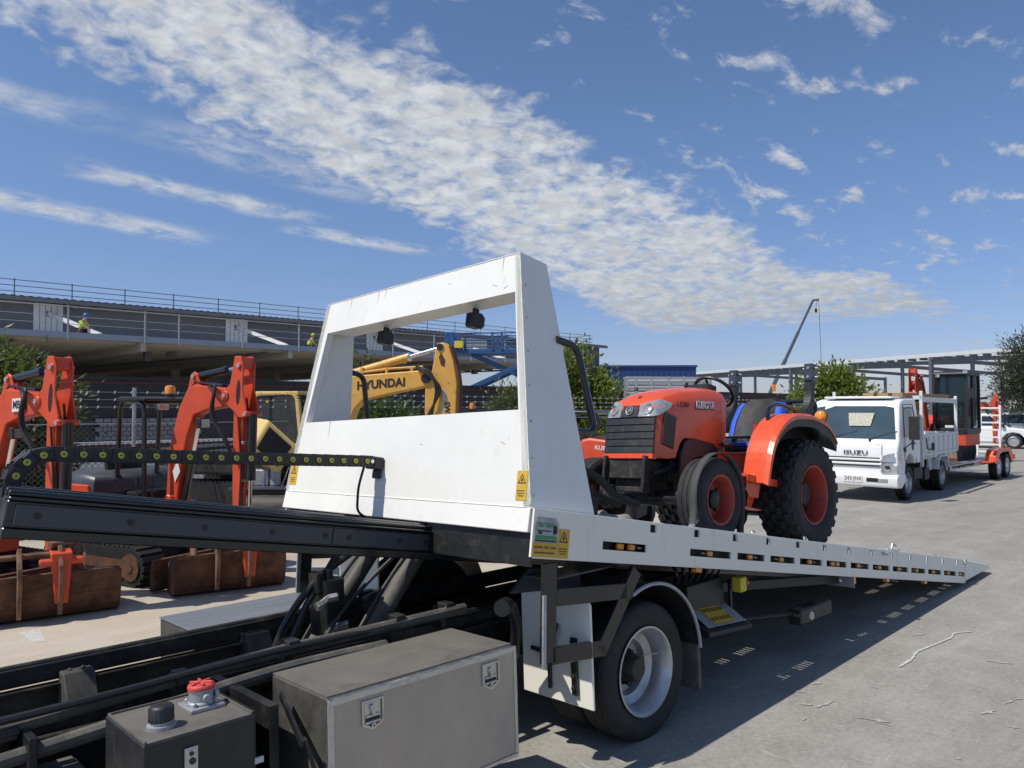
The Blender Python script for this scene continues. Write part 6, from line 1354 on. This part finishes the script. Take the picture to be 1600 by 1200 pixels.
# ------------------------------------------------------------------ far buildings
bb=thing('blue_building','dark blue clad building behind the leafy tree','building',place(12,71,-2))
m=MB(); m.box(-9,5,0,14,0,5.55); m.build('wall','blue_wall',bb); m=MB(); m.box(-9.1,5.1,-.1,14.1,5.56,5.75); m.build('roof_edge','blue_wall',bb)
m=MB(); m.box(-4.6,-2.9,-.08,-.01,.3,3.1); m.build('window','glass',bb); m=MB(); m.box(-4.9,1.5,-.14,-.09,3.12,3.3); m.box(-2.85,-2.6,-.14,-.01,.2,3.1); m.build('awning_trim','frame_pale',bb)
m=MB()
for k in range(28): m.box(-9+.5*k,-8.96+.5*k,-.03,-.005,0,5.5)
m.build('cladding_rib','blue_wall',bb)
rk=thing('scaffold_rack','pale steel scaffold rack with stacked beams in front of the blue building','rack',place(9.1,45,0))
m=MB()
for x in(-2.4,-1.9,-1.0,0,.9,1.9,2.4):
    for y in(-.5,.5): m.box(x-.06,x+.06,y-.06,y+.06,0,3.65)
for z in(2.6,2.9,3.25,3.6): m.bar((-2.5,-.5,z),(2.5,-.5,z-.04),.07,.12); m.bar((-2.5,.5,z),(2.5,.5,z-.04),.07,.12)
m.build('frame','galv',rk)
for z in(3.35,3.0,2.65): m=MB(); m.cyl((-2.4,0,z),(2.4,0,z),.16,n=12); m.build('stored_pipe','galv',rk)
# steel portal frame building
fd=Vector((14,-41,0)); ang=math.degrees(math.atan2(fd.y,fd.x)); SFM=place(22,91,ang)
sb=thing('steel_frame_building','unfinished steel portal frame building with open pale purlin roof','building',SFM)
L0=fd.length+14
m=MB(); m.box(-10,L0,-.15,.15,5.75,6.0); 
m.build('eave_beam','frame_pale',sb)
for k in range(9):
    x=-8+8.2*k
    for j in range(3):
        m=MB(); y=14*j; m.box(x-.13,x+.13,y-.13,y+.13,0,5.75+(0,.5,.0)[j]); m.build('column','frame_steel',sb)
    m=MB(); m.bar((x,0,5.62),(x,14,6.1),.2,.34); m.bar((x,14,6.1),(x,28,5.5),.2,.34); m.build('rafter','frame_steel',sb)
m=MB()
for k in range(15): y=.6+1.9*k; z=5.92+(.034*y if y<14 else .48-.043*(y-14)); m.box(-10,L0,y-.09,y+.09,z+.0,z+.16)
m.build('purlin','frame_pale',sb)
m=MB()
for k in range(60): x=-9.5+1.1*k; m.box(x-.03,x+.03,-.4,.4,5.55,5.74)
m.build('eave_bracket','frame_steel',sb)
# crane
cr=thing('mobile_crane','slim dark crane boom rising beyond the steel frame building','crane',place(41.2,120,0))
m=MB(); m.box(-4,3,-1.3,1.3,.9,2.4); m.box(-2,.8,-1.2,1.2,2.4,3.6); m.build('carrier','eyellow',cr,bev=.1)
for x in(-3,-1.4,.6,2.2):
    for y in(-1.2,1.2): m=MB(); m.lathe(tyre_prof(.6,.3,.4,.06),(x,y,.6),'y',20,closed=True); m.build('wheel','rubber_dark',cr)
m=MB(); a=Vector((-1.4,0,3.0)); e=Vector((6.0,0,18.6)); m.bar(a,a.lerp(e,.40),.5,.56,(0,1,0)); m.bar(a.lerp(e,.38),a.lerp(e,.68),.4,.44,(0,1,0)); m.bar(a.lerp(e,.66),e,.3,.34,(0,1,0)); m.bar(e,e+Vector((.9,0,.1)),.3,.3,(0,1,0)); m.build('boom','frame_steel',cr)
m=MB(); m.box(-.65,-.2,-.7,.7,4.3,5.4); m.build('boom_collar','amber',cr)
m=MB(); m.tube([(6.9,0,18.6),(7.2,0,9.0)],.035,5); m.tube([(6.6,0,18.6),(6.45,0,17.3)],.04,5); m.tube([(7.2,0,9.0),(7.2,0,8.2)],.10,6); m.box(6.3,6.6,-.1,.1,16.7,17.3); m.build('hook_line','ink',cr)
# distant scrub line beyond the site
rnd=random.Random(4); vs=[];fs=[]
for k in range(6500):
    a=R(rnd.uniform(28,150)); d=rnd.uniform(170,230); h=3.2+1.4*math.sin(a*23)+1.0*math.sin(a*61); p=Vector((d*math.cos(a),d*math.sin(a),rnd.uniform(0,max(.8,h)))); s=rnd.uniform(.8,1.8); d1=Vector((rnd.gauss(0,1),rnd.gauss(0,1),rnd.gauss(0,1))).normalized(); w=d1.orthogonal(); o=len(vs); vs+=[tuple(p),tuple(p+d1*s*.5+w*s*.4),tuple(p+d1*s),tuple(p+d1*s*.5-w*s*.4)]; fs.append((o,o+1,o+2,o+3))
me=bpy.data.meshes.new('distant_scrub'); me.from_pydata(vs,[],fs); me.materials.append(MATS['leaf_pine']); o=bpy.data.objects.new('distant_scrub',me); col.objects.link(o); tag(o,kind='stuff',label='distant line of dark scrub along the horizon',cat='scrub')
# ------------------------------------------------------------------ sky, sun, camera
sc.world=bpy.data.worlds.new('World'); sc.world.use_nodes=True; nt=sc.world.node_tree; N=nt.nodes; L=nt.links
bg=N['Background']; bg.inputs['Strength'].default_value=SKY_STR
sun_d=BF@Vector((-.53,.18,.83)); sun_d.normalize(); el=math.asin(sun_d.z); az=math.atan2(sun_d.x,sun_d.y)
sk=N.new('ShaderNodeTexSky'); sk.sky_type='NISHITA'; sk.sun_disc=False; sk.sun_elevation=el; sk.sun_rotation=az; sk.air_density=1.0; sk.dust_density=.35; sk.ozone_density=3.0; sk.altitude=100
tc=N.new('ShaderNodeTexCoord'); mp=N.new('ShaderNodeMapping'); mp.inputs['Rotation'].default_value=(0,0,R(-YAW)); L.new(tc.outputs['Generated'],mp.inputs[0])
sp=N.new('ShaderNodeSeparateXYZ'); L.new(mp.outputs[0],sp.inputs[0])
def M_(op,a,b=None,c=None,clamp=False):
    n=N.new('ShaderNodeMath'); n.operation=op; n.use_clamp=clamp
    for i,x in enumerate((a,b,c)):
        if x is None: continue
        if isinstance(x,(int,float)): n.inputs[i].default_value=x
        else: L.new(x,n.inputs[i])
    return n.outputs[0]
def SS(v,a,b):
    n=N.new('ShaderNodeMapRange'); n.interpolation_type='SMOOTHSTEP'; n.inputs['From Min'].default_value=a; n.inputs['From Max'].default_value=b; L.new(v,n.inputs['Value']); return n.outputs[0]
zz=M_('MAXIMUM',sp.outputs[2],.03); p=M_('DIVIDE',sp.outputs[0],zz); q=M_('DIVIDE',sp.outputs[1],zz)
zn=M_('ADD',zz,.20); cb=N.new('ShaderNodeCombineXYZ'); L.new(M_('MULTIPLY',M_('DIVIDE',sp.outputs[0],zn),1.5),cb.inputs[0]); L.new(M_('MULTIPLY',M_('DIVIDE',sp.outputs[1],zn),1.5),cb.inputs[1])
def NZ(s,d,r,off=(0,0,0),st=(1,1,1),dist=0.):
    mm=N.new('ShaderNodeMapping'); mm.inputs['Scale'].default_value=st; mm.inputs['Location'].default_value=off; L.new(cb.outputs[0],mm.inputs[0])
    n=N.new('ShaderNodeTexNoise'); n.inputs['Scale'].default_value=s; n.inputs['Detail'].default_value=d; n.inputs['Roughness'].default_value=r; n.inputs['Distortion'].default_value=dist; L.new(mm.outputs[0],n.inputs['Vector']); return n.outputs['Fac']
warp=M_('MULTIPLY_ADD',NZ(1.6,5,.6,(3,7,0)),.9,-.45)
qw=M_('ADD',q,warp)
lo=M_('SUBTRACT',M_('MULTIPLY_ADD',p,.50,2.20),qw)       # >0 above the lower edge
lo=M_('MINIMUM',lo,M_('MULTIPLY_ADD',p,9,-1.2))
up=M_('SUBTRACT',qw,M_('MULTIPLY_ADD',p,.17,1.36))       # >0 below the upper edge
up=M_('SUBTRACT',qw,M_('MINIMUM',M_('MULTIPLY_ADD',p,.19,1.36),2.3))
band=M_('MULTIPLY',SS(lo,-.55,.45),SS(up,-.32,.34))
fade=SS(p,9.5,6.0) if 0 else M_('SUBTRACT',1.0,SS(p,7.5,11.0))
band=M_('MULTIPLY',band,fade)
cell=NZ(11.5,5,.58,(0,0,0),(1,1,1),.4); big=NZ(3.2,4,.6,(5,1,0))
tex=M_('ADD',M_('MULTIPLY',cell,.72),M_('MULTIPLY',big,.42))
cov=SS(M_('ADD',tex,M_('MULTIPLY_ADD',band,.72,-.62)),.40,.76)
cov=M_('MULTIPLY',cov,SS(band,.02,.25))
# loose puffs on the right, thin wisps on the left
right=SS(M_('SUBTRACT',M_('MULTIPLY_ADD',p,.19,1.40),q),.0,.25)
puff=M_('MULTIPLY',SS(M_('ADD',M_('MULTIPLY',NZ(4.0,7,.6,(2.3,4.1,0),(1,1.5,1),.3),.8),M_('MULTIPLY',NZ(1.2,2,.5,(9,2,0)),.25)),.565,.69),M_('MULTIPLY',right,.85))
def wisp(qc,k,w,p0,p1,amt,off):
    d=M_('ABSOLUTE',M_('SUBTRACT',M_('ADD',q,M_('MULTIPLY_ADD',NZ(3.5,6,.6,off,(.6,1.6,1)),.22,-.11)),M_('MULTIPLY_ADD',p,k,qc)))
    prof=M_('SUBTRACT',1.0,SS(d,w*.15,w)); e=M_('MULTIPLY',SS(p,p0,p0+.35),M_('SUBTRACT',1.0,SS(p,p1-.4,p1)))
    return M_('MULTIPLY',M_('MULTIPLY',prof,e),M_('MULTIPLY',SS(NZ(7,6,.65,off,(.8,1.2,1),.3),.32,.62),amt))
ws=[wisp(3.47,.10,.20,.72,2.2,.75,(1,2,0)),wisp(4.22,.20,.30,.3,1.95,.75,(4,2,0)),wisp(3.93,.012,.20,1.9,3.2,.75,(6,1,0)),wisp(2.88,.02,.22,.1,.95,.55,(2,8,0)),wisp(2.75,.16,.24,.8,2.2,.5,(7,7,0))]
al=M_('MAXIMUM',cov,puff)
for w in ws: al=M_('MAXIMUM',al,w)
al=M_('MULTIPLY',al,.97,clamp=True)
shade=M_('MULTIPLY_ADD',SS(NZ(10,4,.62,(.02,.03,0),(1,1,1),.35),.35,.7),.22,.80)
hz=M_('SUBTRACT',1.0,M_('MULTIPLY',SS(p,2.0,9.0),.22)); shade=M_('MULTIPLY',shade,hz)
cc_=N.new('ShaderNodeVectorMath'); cc_.operation='SCALE'; cc_.inputs[0].default_value=CLOUD; L.new(shade,cc_.inputs['Scale'])
tn=N.new('ShaderNodeMix'); tn.data_type='RGBA'; L.new(SS(sp.outputs[2],.0,.38),tn.inputs['Factor']); tn.inputs['A'].default_value=(.80*SKYTINT[0],.76*SKYTINT[1],.90*SKYTINT[2],1); tn.inputs['B'].default_value=(*SKYTINT,1)
tint=N.new('ShaderNodeMix'); tint.data_type='RGBA'; tint.blend_type='MULTIPLY'; tint.inputs['Factor'].default_value=1; L.new(sk.outputs[0],tint.inputs['A']); L.new(tn.outputs['Result'],tint.inputs['B'])
mx=N.new('ShaderNodeMix'); mx.data_type='RGBA'; L.new(al,mx.inputs['Factor']); L.new(tint.outputs['Result'],mx.inputs['A']); L.new(cc_.outputs[0],mx.inputs['B'])
L.new(mx.outputs['Result'],bg.inputs['Color'])
sl_=bpy.data.lights.new('sun','SUN'); sl_.energy=SUN_STR; sl_.angle=R(.53); sl_.color=(1,.955,.88); so=bpy.data.objects.new('sun',sl_); col.objects.link(so); so.rotation_euler=sun_d.to_track_quat('Z','Y').to_euler(); so.location=(0,0,30)
cd=bpy.data.cameras.new('camera'); cd.sensor_width=36; cd.lens=27.0; cd.clip_start=.05; cd.clip_end=5000
co=bpy.data.objects.new('camera',cd); col.objects.link(co); co.location=(0,0,1.88); co.rotation_euler=(R(90)+math.atan(36/1200),0,0); sc.camera=co
sc.view_settings.view_transform='Standard'; sc.view_settings.look='None'; sc.view_settings.exposure=EXPO; sc.view_settings.gamma=1
